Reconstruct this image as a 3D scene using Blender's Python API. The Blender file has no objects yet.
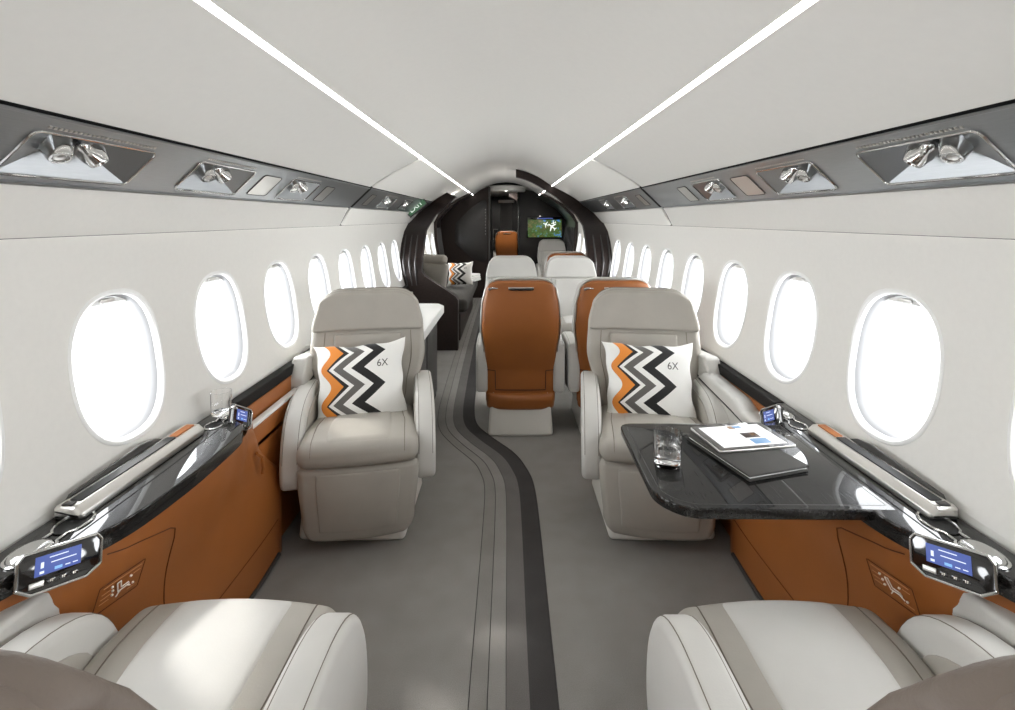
import bpy, bmesh, math, random
from mathutils import Vector, Matrix
random.seed(7)
SC = bpy.context.scene
COL = SC.collection
PI = math.pi

# ------------------------------------------------------------------ camera
CZ = 1.42
F = 500.0
VPX, VPY = 506.0, 219.0
cam = bpy.data.cameras.new('camera')
cam.sensor_fit = 'HORIZONTAL'
cam.sensor_width = 36.0
cam.lens = 36.0 * F / 1015.0
cam.shift_x = (507.5 - VPX) / 1015.0
cam.shift_y = -(355.0 - VPY) / 1015.0
cam.clip_start = 0.02
camo = bpy.data.objects.new('camera', cam)
COL.objects.link(camo)
camo.location = (0, 0, CZ)
camo.rotation_euler = (PI / 2, 0, 0)
SC.camera = camo

# ------------------------------------------------------------------ colour management
SC.view_settings.view_transform = 'Standard'
SC.view_settings.look = 'None'
SC.view_settings.gamma = 1.0
SC.view_settings.use_curve_mapping = False
SC.view_settings.exposure = 0.42

# ------------------------------------------------------------------ materials
def lin(c):
    c /= 255.0
    return c / 12.92 if c <= 0.04045 else ((c + 0.055) / 1.055) ** 2.4
def rgb(r, g, b):
    return (lin(r), lin(g), lin(b), 1.0)
class NT:
    def __init__(s, name):
        s.m = bpy.data.materials.new(name); s.m.use_nodes = True
        s.t = s.m.node_tree; s.n = s.t.nodes; s.l = s.t.links
        s.p = s.n.get('Principled BSDF'); s.out = s.n.get('Material Output')
    def node(s, typ, **kw):
        n = s.n.new(typ)
        for k, v in kw.items(): setattr(n, k, v)
        return n
    def link(s, a, b): s.l.new(a, b)
    def math(s, op, a, b=None):
        n = s.n.new('ShaderNodeMath'); n.operation = op
        for i, v in enumerate((a, b)):
            if v is None: continue
            if isinstance(v, (int, float)): n.inputs[i].default_value = v
            else: s.l.new(v, n.inputs[i])
        return n.outputs[0]
    def noise(s, scale, detail=3.0, stretch=None, rough=0.5, coord='Object'):
        tc = s.n.new('ShaderNodeTexCoord')
        n = s.n.new('ShaderNodeTexNoise'); n.inputs['Scale'].default_value = scale
        n.inputs['Detail'].default_value = detail; n.inputs['Roughness'].default_value = rough
        src = tc.outputs[coord]
        if stretch:
            mp = s.n.new('ShaderNodeMapping'); mp.inputs['Scale'].default_value = stretch
            s.l.new(src, mp.inputs['Vector']); src = mp.outputs[0]
        s.l.new(src, n.inputs['Vector'])
        return n.outputs[0]
    def ramp(s, fac, stops, interp='LINEAR'):
        r = s.n.new('ShaderNodeValToRGB'); r.color_ramp.interpolation = interp
        e = r.color_ramp.elements
        while len(e) > 1: e.remove(e[-1])
        e[0].position, e[0].color = stops[0]
        for p, c in stops[1:]:
            x = e.new(p); x.color = c
        s.l.new(fac, r.inputs[0])
        return r.outputs[0]
    def bump(s, h, strength=0.2, dist=0.001):
        b = s.n.new('ShaderNodeBump'); b.inputs['Strength'].default_value = strength
        b.inputs['Distance'].default_value = dist
        s.l.new(h, b.inputs['Height']); s.l.new(b.outputs[0], s.p.inputs['Normal'])
def mat(name, col, rough=0.5, metal=0.0, coat=0.0, spec=0.5, noise=None, bump=None, coat_rough=0.03):
    t = NT(name); p = t.p
    p.inputs['Base Color'].default_value = col
    p.inputs['Roughness'].default_value = rough
    p.inputs['Metallic'].default_value = metal
    p.inputs['Coat Weight'].default_value = coat
    p.inputs['Coat Roughness'].default_value = coat_rough
    p.inputs['Specular IOR Level'].default_value = spec
    if noise:
        sc, amt, st = noise
        n = t.noise(sc, 4.0, st)
        lo = tuple(c * (1 - amt) for c in col[:3]) + (1,)
        hi = tuple(min(1, c * (1 + amt)) for c in col[:3]) + (1,)
        t.link(t.ramp(n, [(0.25, lo), (0.75, hi)]), p.inputs['Base Color'])
    if bump:
        sc, strg, st = bump
        t.bump(t.noise(sc, 3.0, st), strg)
    return t.m
def emit(name, col, strength):
    t = NT(name); p = t.p
    p.inputs['Base Color'].default_value = (0, 0, 0, 1)
    p.inputs['Emission Color'].default_value = col
    p.inputs['Emission Strength'].default_value = strength
    return t.m

M = {}
M['wall'] = mat('warm_white_lining', rgb(226, 224, 219), 0.55, noise=(60, 0.015, None), bump=(400, 0.05, None))
M['ceil'] = mat('ceiling_lining', rgb(220, 218, 213), 0.5, noise=(40, 0.012, None), bump=(300, 0.05, None))
M['white'] = mat('white_plastic', rgb(238, 238, 236), 0.35)
M['reveal'] = mat('darkened_reveal', rgb(140, 140, 141), 0.5)  # base colour darkened in place of shade, as window light overexposes the reveal
M['hull'] = mat('hull_skin', rgb(40, 40, 42), 0.8)
M['leather'] = mat('greige_leather', rgb(167, 162, 153), 0.5, noise=(9, 0.05, None), bump=(260, 0.25, None))
M['leather_pale'] = mat('pale_leather', rgb(200, 198, 193), 0.5, noise=(8, 0.03, None), bump=(260, 0.2, None))
M['taupe'] = mat('taupe_leather', rgb(114, 103, 94), 0.55, noise=(14, 0.07, None), bump=(140, 0.9, None))
M['base'] = mat('pale_base_shell', rgb(226, 223, 216), 0.4)
M['seam'] = mat('seam_thread', rgb(112, 104, 94), 0.7)
M['orange'] = mat('tan_leather', rgb(155, 92, 42), 0.42, noise=(7, 0.06, None), bump=(300, 0.18, None))
M['orange_seam'] = mat('tan_seam', rgb(92, 46, 16), 0.7)
M['chrome'] = mat('polished_chrome', rgb(205, 205, 204), 0.12, 1.0)
M['steel'] = mat('brushed_steel', rgb(176, 179, 182), 0.34, 1.0, noise=(30, 0.08, (40, 0.6, 40)))
M['satin'] = mat('satin_silver', rgb(214, 212, 208), 0.3, 1.0)
M['black'] = mat('black_gap', rgb(14, 14, 14), 0.6)
M['rail_black'] = mat('satin_black_rail', rgb(26, 24, 23), 0.6, spec=0.2)
M['gloss_black'] = mat('gloss_black_plastic', rgb(16, 15, 16), 0.08, coat=1.0)
M['dark_grey'] = mat('dark_grey_trim', rgb(66, 64, 62), 0.5)
M['blanket'] = mat('charcoal_upholstery', rgb(62, 60, 57), 0.8, noise=(30, 0.1, None), bump=(500, 0.3, None))
M['paper'] = mat('white_paper', rgb(240, 240, 238), 0.6)
M['led'] = emit('led_strip', (1.0, 0.98, 0.95, 1), 12.5)
M['fill_lamp'] = emit('lounge_fill_glow', (1.0, 0.95, 0.88, 1), 320.0)  # unseen fill added to lift the forward lounge
M['fill_lamp_bright'] = emit('passage_fill_glow', (1.0, 0.95, 0.88, 1), 900.0)  # stronger unseen fill added for the dark passage
M['lamp'] = emit('reading_lamp_glow', (1.0, 0.97, 0.92, 1), 6.0)

def wood_black():
    t = NT('black_lacquered_wood'); p = t.p
    n = t.noise(11, 6.0, (30, 1.5, 30), 0.6)
    t.link(t.ramp(n, [(0.3, rgb(14, 13, 13)), (0.55, rgb(22, 21, 20)), (0.8, rgb(34, 32, 31))]), p.inputs['Base Color'])
    p.inputs['Roughness'].default_value = 0.6
    p.inputs['Specular IOR Level'].default_value = 0.1
    p.inputs['Coat Weight'].default_value = 1.0
    p.inputs['Coat Roughness'].default_value = 0.015
    p.inputs['Coat IOR'].default_value = 1.5
    return t.m
M['wood'] = wood_black()
def wood_brown():
    t = NT('dark_brown_wood'); p = t.p
    n = t.noise(10, 6.0, (3, 3, 14), 0.6)
    t.link(t.ramp(n, [(0.3, rgb(26, 19, 17)), (0.7, rgb(48, 36, 32))]), p.inputs['Base Color'])
    p.inputs['Roughness'].default_value = 0.5
    p.inputs['Specular IOR Level'].default_value = 0.3
    return t.m
M['brown'] = wood_brown()
M['rib'] = mat('ribbed_dark_panel', rgb(62, 60, 60), 0.35, coat=0.3)
M['darkwall'] = mat('dark_gloss_bulkhead', rgb(34, 31, 30), 0.38, coat=0.15, noise=(3, 0.15, (1, 1, 6)))

def carpet(name, c):
    t = NT(name); p = t.p
    n1 = t.noise(420, 3.0); n2 = t.noise(9, 4.0)
    mix = t.math('ADD', t.math('MULTIPLY', n1, 0.8), t.math('MULTIPLY', n2, 0.2))
    lo = tuple(x * 0.72 for x in c[:3]) + (1,); hi = tuple(x * 1.28 for x in c[:3]) + (1,)
    t.link(t.ramp(mix, [(0.3, lo), (0.7, hi)]), p.inputs['Base Color'])
    p.inputs['Roughness'].default_value = 0.95
    p.inputs['Specular IOR Level'].default_value = 0.1
    t.bump(n1, 0.5, 0.003)
    return t.m
M['carpet'] = carpet('grey_carpet', rgb(143, 140, 136))
M['carpet_dark'] = carpet('charcoal_carpet_band', rgb(72, 70, 69))
M['carpet_mid'] = carpet('mid_grey_carpet_band', rgb(112, 109, 106))
M['carpet_thin'] = carpet('soft_grey_carpet_band', rgb(138, 135, 131))

def glass(name, alpha_tint=(1, 1, 1, 1), ior=1.45):
    t = NT(name); t.n.remove(t.p)
    tr = t.node('ShaderNodeBsdfTransparent'); gl = t.node('ShaderNodeBsdfGlossy'); mx = t.node('ShaderNodeMixShader')
    tr.inputs[0].default_value = alpha_tint
    gl.inputs['Roughness'].default_value = 0.02
    mx.inputs[0].default_value = 0.06
    t.link(tr.outputs[0], mx.inputs[1]); t.link(gl.outputs[0], mx.inputs[2])
    t.link(mx.outputs[0], t.out.inputs[0])
    return t.m
M['pane'] = glass('window_glass', (0.97, 0.98, 0.99, 1), 1.3)
def real_glass(name, ior, tint=(1, 1, 1, 1)):
    t = NT(name); p = t.p
    p.inputs['Base Color'].default_value = tint
    p.inputs['Transmission Weight'].default_value = 1.0
    p.inputs['Roughness'].default_value = 0.0
    p.inputs['IOR'].default_value = ior
    return t.m
M['crystal'] = real_glass('clear_tumbler_glass', 1.48)
M['water'] = real_glass('water', 1.33)

def pillow_mat():
    t = NT('zigzag_pillow_fabric'); p = t.p
    uv = t.node('ShaderNodeUVMap'); uv.uv_map = 'UVMap'
    sx = t.node('ShaderNodeSeparateXYZ'); t.link(uv.outputs[0], sx.inputs[0])
    u = sx.outputs[0]; v = t.math('SUBTRACT', 1.0, sx.outputs[1])
    def tri(off):
        pp = t.math('PINGPONG', t.math('SUBTRACT', v, off), 0.21)
        return t.math('SUBTRACT', 1.0, t.math('DIVIDE', pp, 0.21))
    z = tri(0.11)
    w = t.math('SUBTRACT', u, t.math('MULTIPLY', z, 0.235))
    fac = t.math('DIVIDE', t.math('ADD', w, 0.25), 1.25)
    W = rgb(236, 235, 231); K = rgb(7, 7, 7); G = rgb(96, 93, 90); O = rgb(226, 136, 44)
    P = lambda x: (x + 0.25) / 1.25
    c1 = t.ramp(fac, [(0, W), (P(0.15), W), (P(0.165), W), (P(0.20), G), (P(0.315), W), (P(0.405), K), (P(0.545), W)], 'CONSTANT')
    # orange band with a rounded left edge, black right edge
    w2 = t.math('SUBTRACT', u, t.math('MULTIPLY', z, 0.20))
    sm = t.math('MULTIPLY', t.math('ADD', t.math('SINE', t.math('MULTIPLY', t.math('SUBTRACT', v, 0.11 - 0.105), 2 * PI / 0.42)), 1.0), 0.5)
    w3 = t.math('SUBTRACT', u, t.math('MULTIPLY', sm, 0.12))
    left = t.math('GREATER_THAN', w3, 0.055)
    inO = t.math('MULTIPLY', left, t.math('LESS_THAN', w2, 0.125))
    inK = t.math('MULTIPLY', t.math('GREATER_THAN', w2, 0.1249), t.math('LESS_THAN', w, 0.15))
    def mixc(f, a, b):
        m = t.node('ShaderNodeMix'); m.data_type = 'RGBA'
        t.link(f, m.inputs[0])
        for s_, i in ((a, 6), (b, 7)):
            if isinstance(s_, tuple): m.inputs[i].default_value = s_
            else: t.link(s_, m.inputs[i])
        return m.outputs[2]
    c = mixc(inK, c1, K); c = mixc(inO, c, O)
    t.link(c, p.inputs['Base Color'])
    p.inputs['Roughness'].default_value = 0.6
    p.inputs['Sheen Weight'].default_value = 0.2
    t.bump(t.noise(900, 2.0), 0.15)
    return t.m
M['pillow'] = pillow_mat()

def map_mat():
    t = NT('moving_map_screen'); p = t.p
    n = t.noise(9, 8.0, None, 0.7)
    c = t.ramp(n, [(0.0, rgb(30, 80, 150)), (0.39, rgb(60, 120, 190)), (0.42, rgb(86, 110, 60)), (0.52, rgb(50, 74, 34)), (0.62, rgb(104, 98, 60)), (0.8, rgb(70, 80, 40))])
    p.inputs['Base Color'].default_value = (0, 0, 0, 1)
    t.link(c, p.inputs['Emission Color']); p.inputs['Emission Strength'].default_value = 0.9
    p.inputs['Roughness'].default_value = 0.2
    return t.m
M['map'] = map_mat()
M['screen_blue'] = emit('screen_blue', rgb(74, 92, 160), 0.9)
M['screen_white'] = emit('screen_white', rgb(225, 235, 255), 0.95)
M['screen_cyan'] = emit('screen_cyan', rgb(130, 180, 235), 0.95)
M['page'] = emit('page_white', rgb(245, 245, 245), 0.95)
M['page_text'] = emit('page_grey', rgb(200, 200, 200), 0.9)
M['page_dark'] = emit('page_dark', rgb(58, 42, 36), 0.8)
M['page_blue'] = emit('page_blue', rgb(120, 160, 200), 0.9)
M['page_tan'] = emit('page_tan', rgb(170, 140, 110), 0.8)
M['sign_green'] = emit('sign_green', rgb(70, 110, 80), 0.6)
M['sign_white'] = emit('sign_white', rgb(235, 245, 235), 1.0)
M['print_white'] = mat('white_print', rgb(238, 230, 220), 0.6)
M['print_tan'] = mat('pale_tan_print', rgb(206, 148, 100), 0.6)
M['curtain'] = mat('grey_curtain', rgb(120, 118, 116), 0.7)

# ------------------------------------------------------------------ mesh helpers
class MB:
    def __init__(s): s.v = []; s.f = []; s.m = []; s.uv = None
    def add(s, vs, fs, mi=0, T=None):
        o = len(s.v)
        for q in vs:
            q = Vector(q)
            s.v.append(T @ q if T is not None else q)
        for f in fs:
            s.f.append([i + o for i in f]); s.m.append(mi)
        return s
    def join(s, other, T=None, mi=None):
        o = len(s.v)
        for q in other.v: s.v.append(T @ q if T is not None else q.copy())
        for f, m_ in zip(other.f, other.m):
            s.f.append([i + o for i in f]); s.m.append(m_ if mi is None else mi)
        return s
    def mirrored(s, sign):
        if sign > 0: return s
        for q in s.v: q.x = -q.x
        return s
    def build(s, name, mats, parent=None, angle=38, recalc=True, smooth=True):
        me = bpy.data.meshes.new(name)
        me.from_pydata([tuple(q) for q in s.v], [], s.f)
        if not isinstance(mats, (list, tuple)): mats = [mats]
        for m_ in mats: me.materials.append(M[m_] if isinstance(m_, str) else m_)
        if len(mats) > 1: me.polygons.foreach_set('material_index', s.m)
        if recalc:
            b = bmesh.new(); b.from_mesh(me); bmesh.ops.recalc_face_normals(b, faces=b.faces); b.to_mesh(me); b.free()
        if smooth:
            me.polygons.foreach_set('use_smooth', [True] * len(me.polygons))
            me.set_sharp_from_angle(angle=math.radians(angle))
        me.update()
        o = bpy.data.objects.new(name, me)
        COL.objects.link(o)
        if parent is not None: o.parent = parent
        return o

def tag(o, label=None, cat=None, group=None, kind=None):
    if label: o['label'] = label
    if cat: o['category'] = cat
    if group: o['group'] = group
    if kind: o['kind'] = kind
    return o
def thing(name, label, cat, loc=(0, 0, 0), rz=0.0, group=None):
    o = bpy.data.objects.new(name, None); COL.objects.link(o)
    o.empty_display_size = 0.1
    o.location = loc; o.rotation_euler = (0, 0, rz)
    return tag(o, label, cat, group)
def struct(o): o['kind'] = 'structure'; return o

def _axis(a, r, seg, mid):
    L = [-a]
    if r > 1e-9:
        L = [-(a - r) - r * math.tan(PI / 4 * i / seg) for i in range(seg, 0, -1)]
    inner = a - r
    if inner > 1e-9:
        L += [-inner + 2 * inner * i / mid for i in range(mid + 1)]
    else: L += [0.0]
    if r > 1e-9:
        L += [inner + r * math.tan(PI / 4 * i / seg) for i in range(1, seg + 1)]
    else: L += []
    return L
def pad(half, c=(0, 0, 0), r=0.02, seg=3, mid=4, fn=None, R=None):
    """rounded box; half extents, centre, edge radius; fn deforms every point afterwards"""
    a = half
    r = min(r, *[x * 0.999 for x in a])
    mids = mid if isinstance(mid, (tuple, list)) else (mid,) * 3
    ax = [_axis(a[i], r, seg, mids[i]) for i in range(3)]
    idx = {}; vs = []; fs = []
    def vid(p):
        k = (round(p[0], 7), round(p[1], 7), round(p[2], 7))
        if k not in idx:
            q = [max(-(a[i] - r), min(a[i] - r, p[i])) for i in range(3)]
            d = Vector([p[i] - q[i] for i in range(3)])
            if d.length > 1e-9: d = d.normalized() * r
            idx[k] = len(vs); vs.append(Vector(q) + d)
        return idx[k]
    for k in range(3):
        i, j = (k + 1) % 3, (k + 2) % 3
        for s in (-1, 1):
            for u in range(len(ax[i]) - 1):
                for w in range(len(ax[j]) - 1):
                    ids = []
                    for du, dw in ((0, 0), (1, 0), (1, 1), (0, 1)):
                        p = [0, 0, 0]; p[k] = s * a[k]; p[i] = ax[i][u + du]; p[j] = ax[j][w + dw]
                        ids.append(vid(p))
                    fs.append(ids if s > 0 else ids[::-1])
    b = MB(); C = Vector(c)
    out = []
    for q in vs:
        q = q + C if R is None else R @ q + C
        if fn: q = Vector(fn(q))
        out.append(q)
    return b.add(out, fs)
def box(x0, x1, y0, y1, z0, z1, r=0.003, **k):
    return pad(((x1 - x0) / 2, (y1 - y0) / 2, (z1 - z0) / 2), ((x0 + x1) / 2, (y0 + y1) / 2, (z0 + z1) / 2), r, k.get('seg', 2), k.get('mid', 1), k.get('fn'))

def spline(P, n=8, closed=False):
    P = [Vector(p) for p in P]; out = []
    N = len(P); rng = range(N if closed else N - 1)
    for i in rng:
        if closed: a, b, c, d = P[(i - 1) % N], P[i], P[(i + 1) % N], P[(i + 2) % N]
        else: a, b, c, d = P[max(i - 1, 0)], P[i], P[i + 1], P[min(i + 2, N - 1)]
        for k in range(n):
            t = k / n
            out.append(0.5 * ((2 * b) + (c - a) * t + (2 * a - 5 * b + 4 * c - d) * t * t + (3 * b - a - 3 * c + d) * t ** 3))
    if not closed: out.append(P[-1].copy())
    return out
def interp(tab, x):
    if x <= tab[0][0]: return tab[0][1]
    for (a, p), (b, q) in zip(tab, tab[1:]):
        if x <= b:
            t = (x - a) / (b - a); t = t * t * (3 - 2 * t)
            return p + (q - p) * t
    return tab[-1][1]
def lerp_tab(tab, x):
    if x <= tab[0][0]: return tab[0][1]
    for (a, p), (b, q) in zip(tab, tab[1:]):
        if x <= b: return p + (q - p) * (x - a) / (b - a)
    return tab[-1][1]
def round_poly(P, rad, n=5):
    """2D polygon with rounded corners; rad a number or list"""
    P = [Vector((p[0], p[1], 0)) for p in P]; N = len(P); out = []
    for i in range(N):
        r = rad[i] if isinstance(rad, (list, tuple)) else rad
        a, b, c = P[i - 1], P[i], P[(i + 1) % N]
        u = (a - b); w = (c - b); lu, lw = u.length, w.length
        u /= lu; w /= lw
        ang = u.angle(w)
        d = min(r / math.tan(ang / 2) if ang < PI - 1e-3 else 0, lu * 0.49, lw * 0.49)
        if d < 1e-6: out.append(b); continue
        p, q = b + u * d, b + w * d
        for k in range(n + 1):
            t = k / n
            out.append((1 - t) ** 2 * p + 2 * t * (1 - t) * b + t * t * q)
    return [(v.x, v.y) for v in out]
def slab(prof, lo, hi, r=0.01, axis=2, seg=3, hole=None):
    """closed 2D profile extruded along axis with rounded rims. axis 2: profile is (x,y); 0: (y,z); 1: (x,z)"""
    P = [Vector((p[0], p[1])) for p in prof]; N = len(P)
    area = sum(P[i].x * P[(i + 1) % N].y - P[(i + 1) % N].x * P[i].y for i in range(N))
    if area < 0: P.reverse()
    nrm = []
    for i in range(N):
        e1 = (P[i] - P[i - 1]); e2 = (P[(i + 1) % N] - P[i])
        n1 = Vector((e1.y, -e1.x)).normalized(); n2 = Vector((e2.y, -e2.x)).normalized()
        n = n1 + n2
        n = n.normalized() if n.length > 1e-6 else n1
        nrm.append(n / max(0.5, n.dot(n1)))
    r = min(r, abs(hi - lo) / 2 * 0.98)
    rings = []
    for k in range(seg + 1):
        th = PI / 2 * k / seg
        rings.append((r * (1 - math.sin(th)), lo + r * (1 - math.cos(th))))
    for k in range(seg, -1, -1):
        th = PI / 2 * k / seg
        rings.append((r * (1 - math.sin(th)), hi - r * (1 - math.cos(th))))
    vs = []; fs = []
    def mk(p, h):
        return (p.x, p.y, h) if axis == 2 else ((h, p.x, p.y) if axis == 0 else (p.x, h, p.y))
    for ins, h in rings:
        for i in range(N): vs.append(mk(P[i] - nrm[i] * ins, h))
    for k in range(len(rings) - 1):
        for i in range(N):
            j = (i + 1) % N
            fs.append([k * N + i, k * N + j, (k + 1) * N + j, (k + 1) * N + i])
    fs.append(list(range(N))[::-1]); fs.append([(len(rings) - 1) * N + i for i in range(N)])
    return MB().add(vs, fs)
def tube(P, r, closed=False, seg=8, flat=None):
    P = [Vector(p) for p in P]; N = len(P); vs = []; fs = []
    prev = None
    for i in range(N):
        a = P[i - 1] if (closed or i > 0) else P[i]; b = P[(i + 1) % N] if (closed or i < N - 1) else P[i]
        t = (b - a).normalized()
        if prev is None:
            up = Vector((0, 0, 1)) if abs(t.z) < 0.9 else Vector((0, 1, 0))
            n = t.cross(up).normalized()
        else:
            n = prev - t * prev.dot(t)
            n = n.normalized() if n.length > 1e-6 else t.orthogonal().normalized()
        prev = n; bn = t.cross(n)
        rr = r(i / max(1, N - 1)) if callable(r) else r
        for k in range(seg):
            th = 2 * PI * k / seg
            vs.append(P[i] + n * (rr * math.cos(th)) + bn * (rr * math.sin(th)))
    M_ = N if closed else N - 1
    for i in range(M_):
        for k in range(seg):
            a = i * seg + k; b = i * seg + (k + 1) % seg; j = (i + 1) % N
            fs.append([a, b, j * seg + (k + 1) % seg, j * seg + k])
    if not closed:
        fs.append(list(range(seg))[::-1]); fs.append([(N - 1) * seg + k for k in range(seg)])
    return MB().add(vs, fs)
def lathe(prof, seg=28, c=(0, 0, 0), T=None):
    """profile of (r,z) from bottom axis to top axis"""
    vs = []; fs = []; N = len(prof)
    for r, z in prof:
        for k in range(seg):
            th = 2 * PI * k / seg
            vs.append((c[0] + r * math.cos(th), c[1] + r * math.sin(th), c[2] + z))
    for i in range(N - 1):
        for k in range(seg):
            fs.append([i * seg + k, i * seg + (k + 1) % seg, (i + 1) * seg + (k + 1) % seg, (i + 1) * seg + k])
    fs.append(list(range(seg))[::-1]); fs.append([(N - 1) * seg + k for k in range(seg)])
    b = MB().add(vs, fs)
    if T is not None:
        for i, q in enumerate(b.v): b.v[i] = T @ q
    return b
def grid(rows, closed_u=False):
    n = len(rows[0]); vs = [p for r in rows for p in r]; fs = []
    for i in range(len(rows) - 1):
        for j in range(n if closed_u else n - 1):
            k = (j + 1) % n
            fs.append([i * n + j, i * n + k, (i + 1) * n + k, (i + 1) * n + j])
    return MB().add(vs, fs)
def frame(o, x, y, z=None):
    """matrix with origin o, columns x,y (orthonormalised) and their cross product"""
    x = Vector(x).normalized(); y = Vector(y); y = (y - x * y.dot(x)).normalized(); z = x.cross(y)
    return Matrix(((x.x, y.x, z.x, o[0]), (x.y, y.y, z.y, o[1]), (x.z, y.z, z.z, o[2]), (0, 0, 0, 1)))
def text_mesh(s, size):
    cu = bpy.data.curves.new('glyphs', 'FONT'); cu.body = s; cu.size = size; cu.align_x = 'CENTER'; cu.align_y = 'CENTER'
    o = bpy.data.objects.new('glyphs', cu); COL.objects.link(o)
    dg = bpy.context.evaluated_depsgraph_get(); dg.update()
    me = o.evaluated_get(dg).to_mesh()
    vs = [v.co.copy() for v in me.vertices]; fs = [list(p.vertices) for p in me.polygons]
    bpy.data.objects.remove(o); bpy.data.curves.remove(cu)
    return vs, fs
def copy_tree(o, parent=None):
    c = o.copy(); COL.objects.link(c)
    if parent is not None: c.parent = parent
    for ch in list(o.children): copy_tree(ch, c)
    return c

# ================================================================== SETTING
YB, YE = -2.2, 8.2
PITCH = 0.535
WIN = [(k, 1.5 + PITCH * k) for k in range(-6, 13) if k not in (8, 9)]
WZ, WHY, WHZ, WN = 0.985, 0.166, 0.212, 2.45     # window centre height, half sizes, superellipse power
def wallX(z):
    if z < 0.72: return 1.06 + 0.034 * max(0, z) / 0.72
    return 1.18 - 0.256 * max(0.0, 1.30 - z) ** 2
def sup(th, a, b, n=WN):
    c, s = math.cos(th), math.sin(th)
    r = (abs(c / a) ** n + abs(s / b) ** n) ** (-1 / n)
    return r * c, r * s
NW = 56
# the white wall linings with the window openings cut out
def wall_side(s):
    b = MB()
    z0, z1 = 0.72, 1.372
    k0, k1 = WIN[0][0], WIN[-1][0]
    have = dict(WIN)
    for k in range(k0, k1 + 1):
        yc = 1.5 + PITCH * k
        ya, yb = yc - PITCH / 2, yc + PITCH / 2
        if k == k0: ya = YB
        if k == k1: yb = YE
        if k not in have:
            rows = [[(s * wallX(z0 + (z1 - z0) * j / 12), y, z0 + (z1 - z0) * j / 12) for j in range(13)] for y in (ya, yb)]
            b.join(grid(rows)); continue
        rows = []
        angs = [2 * PI * i / NW for i in range(NW)]
        corner = [math.atan2(zz - WZ, yy - yc) % (2 * PI) for yy in (ya, yb) for zz in (z0, z1)]
        for ca in corner:
            i = min(range(NW), key=lambda q: abs((angs[q] - ca + PI) % (2 * PI) - PI)); angs[i] = ca
        for th in angs:
            c, s_ = math.cos(th), math.sin(th)
            tt = []
            if c > 1e-9: tt.append((yb - yc) / c)
            if c < -1e-9: tt.append((ya - yc) / c)
            if s_ > 1e-9: tt.append((z1 - WZ) / s_)
            if s_ < -1e-9: tt.append((z0 - WZ) / s_)
            t = min(tt); oy, oz = yc + c * t, WZ + s_ * t
            iy, iz = sup(th, WHY, WHZ); iy += yc; iz += WZ
            row = []
            for q in range(7):
                f = q / 6
                y, z = oy + (iy - oy) * f, oz + (iz - oz) * f
                row.append((s * wallX(z), y, z))
            rows.append(row)
        rows.append(rows[0])
        b.join(grid(rows))
    # lower lining under the ledge
    b.join(grid([[(s * wallX(z), y, z) for z in (0.0, 0.36, 0.72)] for y in (YB, YE)]))
    return b
for s, nm in ((-1, 'left'), (1, 'right')):
    struct(wall_side(s).build('wall_' + nm, 'wall', recalc=False, angle=60))

# windows: white rim, darkened reveal, pane and shade at the top
wn = 0
first_win = {}
def ring(s, yc, rows):
    out = []
    for (sc_y, sc_z, d) in rows:
        r = []
        for i in range(NW):
            a, c = sup(2 * PI * i / NW, sc_y, sc_z)
            r.append((s * (wallX(WZ + c) + d), yc + a, WZ + c))
        out.append(r)
    return grid(out, closed_u=True)
for s, nm in ((-1, 'left'), (1, 'right')):
    for k, yc in WIN:
        wn += 1
        rows = [(WHY + .012, WHZ + .012, -0.0015), (WHY + .009, WHZ + .009, -0.004), (WHY + .002, WHZ + .002, -0.0045), (WHY - .004, WHZ - .004, 0.001),
                (WHY - .006, WHZ - .006, 0.012), (WHY - .012, WHZ - .012, 0.024), (WHY - .014, WHZ - .014, 0.045), (WHY - .015, WHZ - .015, 0.074)]
        fr = ring(s, yc, rows[:5]).build('window_%d' % wn, 'white', recalc=False)
        struct(fr)
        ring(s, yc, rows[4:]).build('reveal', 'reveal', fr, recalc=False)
        pr = []
        for d in (0.066, 0.069):
            pr.append([(s * (wallX(WZ + c) + d), yc + a, WZ + c) for a, c in (sup(2 * PI * i / NW, WHY - .018, WHZ - .018) for i in range(NW))])
        pb = grid(pr, closed_u=True); pb.add(pr[0], [list(range(NW))]); pb.add(pr[1], [list(range(NW))])
        pb.build('pane', 'pane', fr)
        # raised window shade: a curved blade with a grip tucked under the top of the opening
        sh = MB()
        zt = WZ + WHZ - 0.016
        pts = []
        for i in range(13):
            a = -0.085 + 0.17 * i / 12
            zz = WZ + sup(math.atan2(1, 0) - a * 5.2, WHY - .014, WHZ - .014)[1]
            pts.append((a, zz))
        rows2 = []
        for d in (0.026, 0.032):
            rows2.append([(s * (wallX(z) + d), yc + a, z) for a, z in pts])
            rows2.append([(s * (wallX(1.165) + d), yc + a, min(1.165, z - 0.004)) for a, z in pts])
        rows2 = [rows2[0], rows2[1], rows2[3], rows2[2], rows2[0]]
        sb = grid(rows2).build('shade', 'white', fr)
        g = pad((0.004, 0.026, 0.006), (s * (wallX(1.17) + 0.021), yc, 1.176), 0.003, 2, 1).build('shade_grip', 'satin', sb)

# daylight outside each window opening
wld = bpy.data.worlds.new('daylight'); SC.world = wld; wld.use_nodes = True
bg = wld.node_tree.nodes['Background']; bg.inputs[0].default_value = (0.99, 0.995, 1.0, 1); bg.inputs[1].default_value = 2.0
for s in (-1, 1):
    for k, yc in WIN:
        L = bpy.data.lights.new('window_daylight', 'AREA'); L.shape = 'RECTANGLE'
        L.size = 0.42; L.size_y = 0.54; L.energy = 6.7; L.color = (0.985, 0.995, 1.0)
        lo = bpy.data.objects.new('window_daylight', L); COL.objects.link(lo)
        lo.location = (s * 1.31, yc, 1.03)
        d = Vector((-s, 0, -0.18)); lo.rotation_euler = d.to_track_quat('-Z', 'Y').to_euler()

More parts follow.
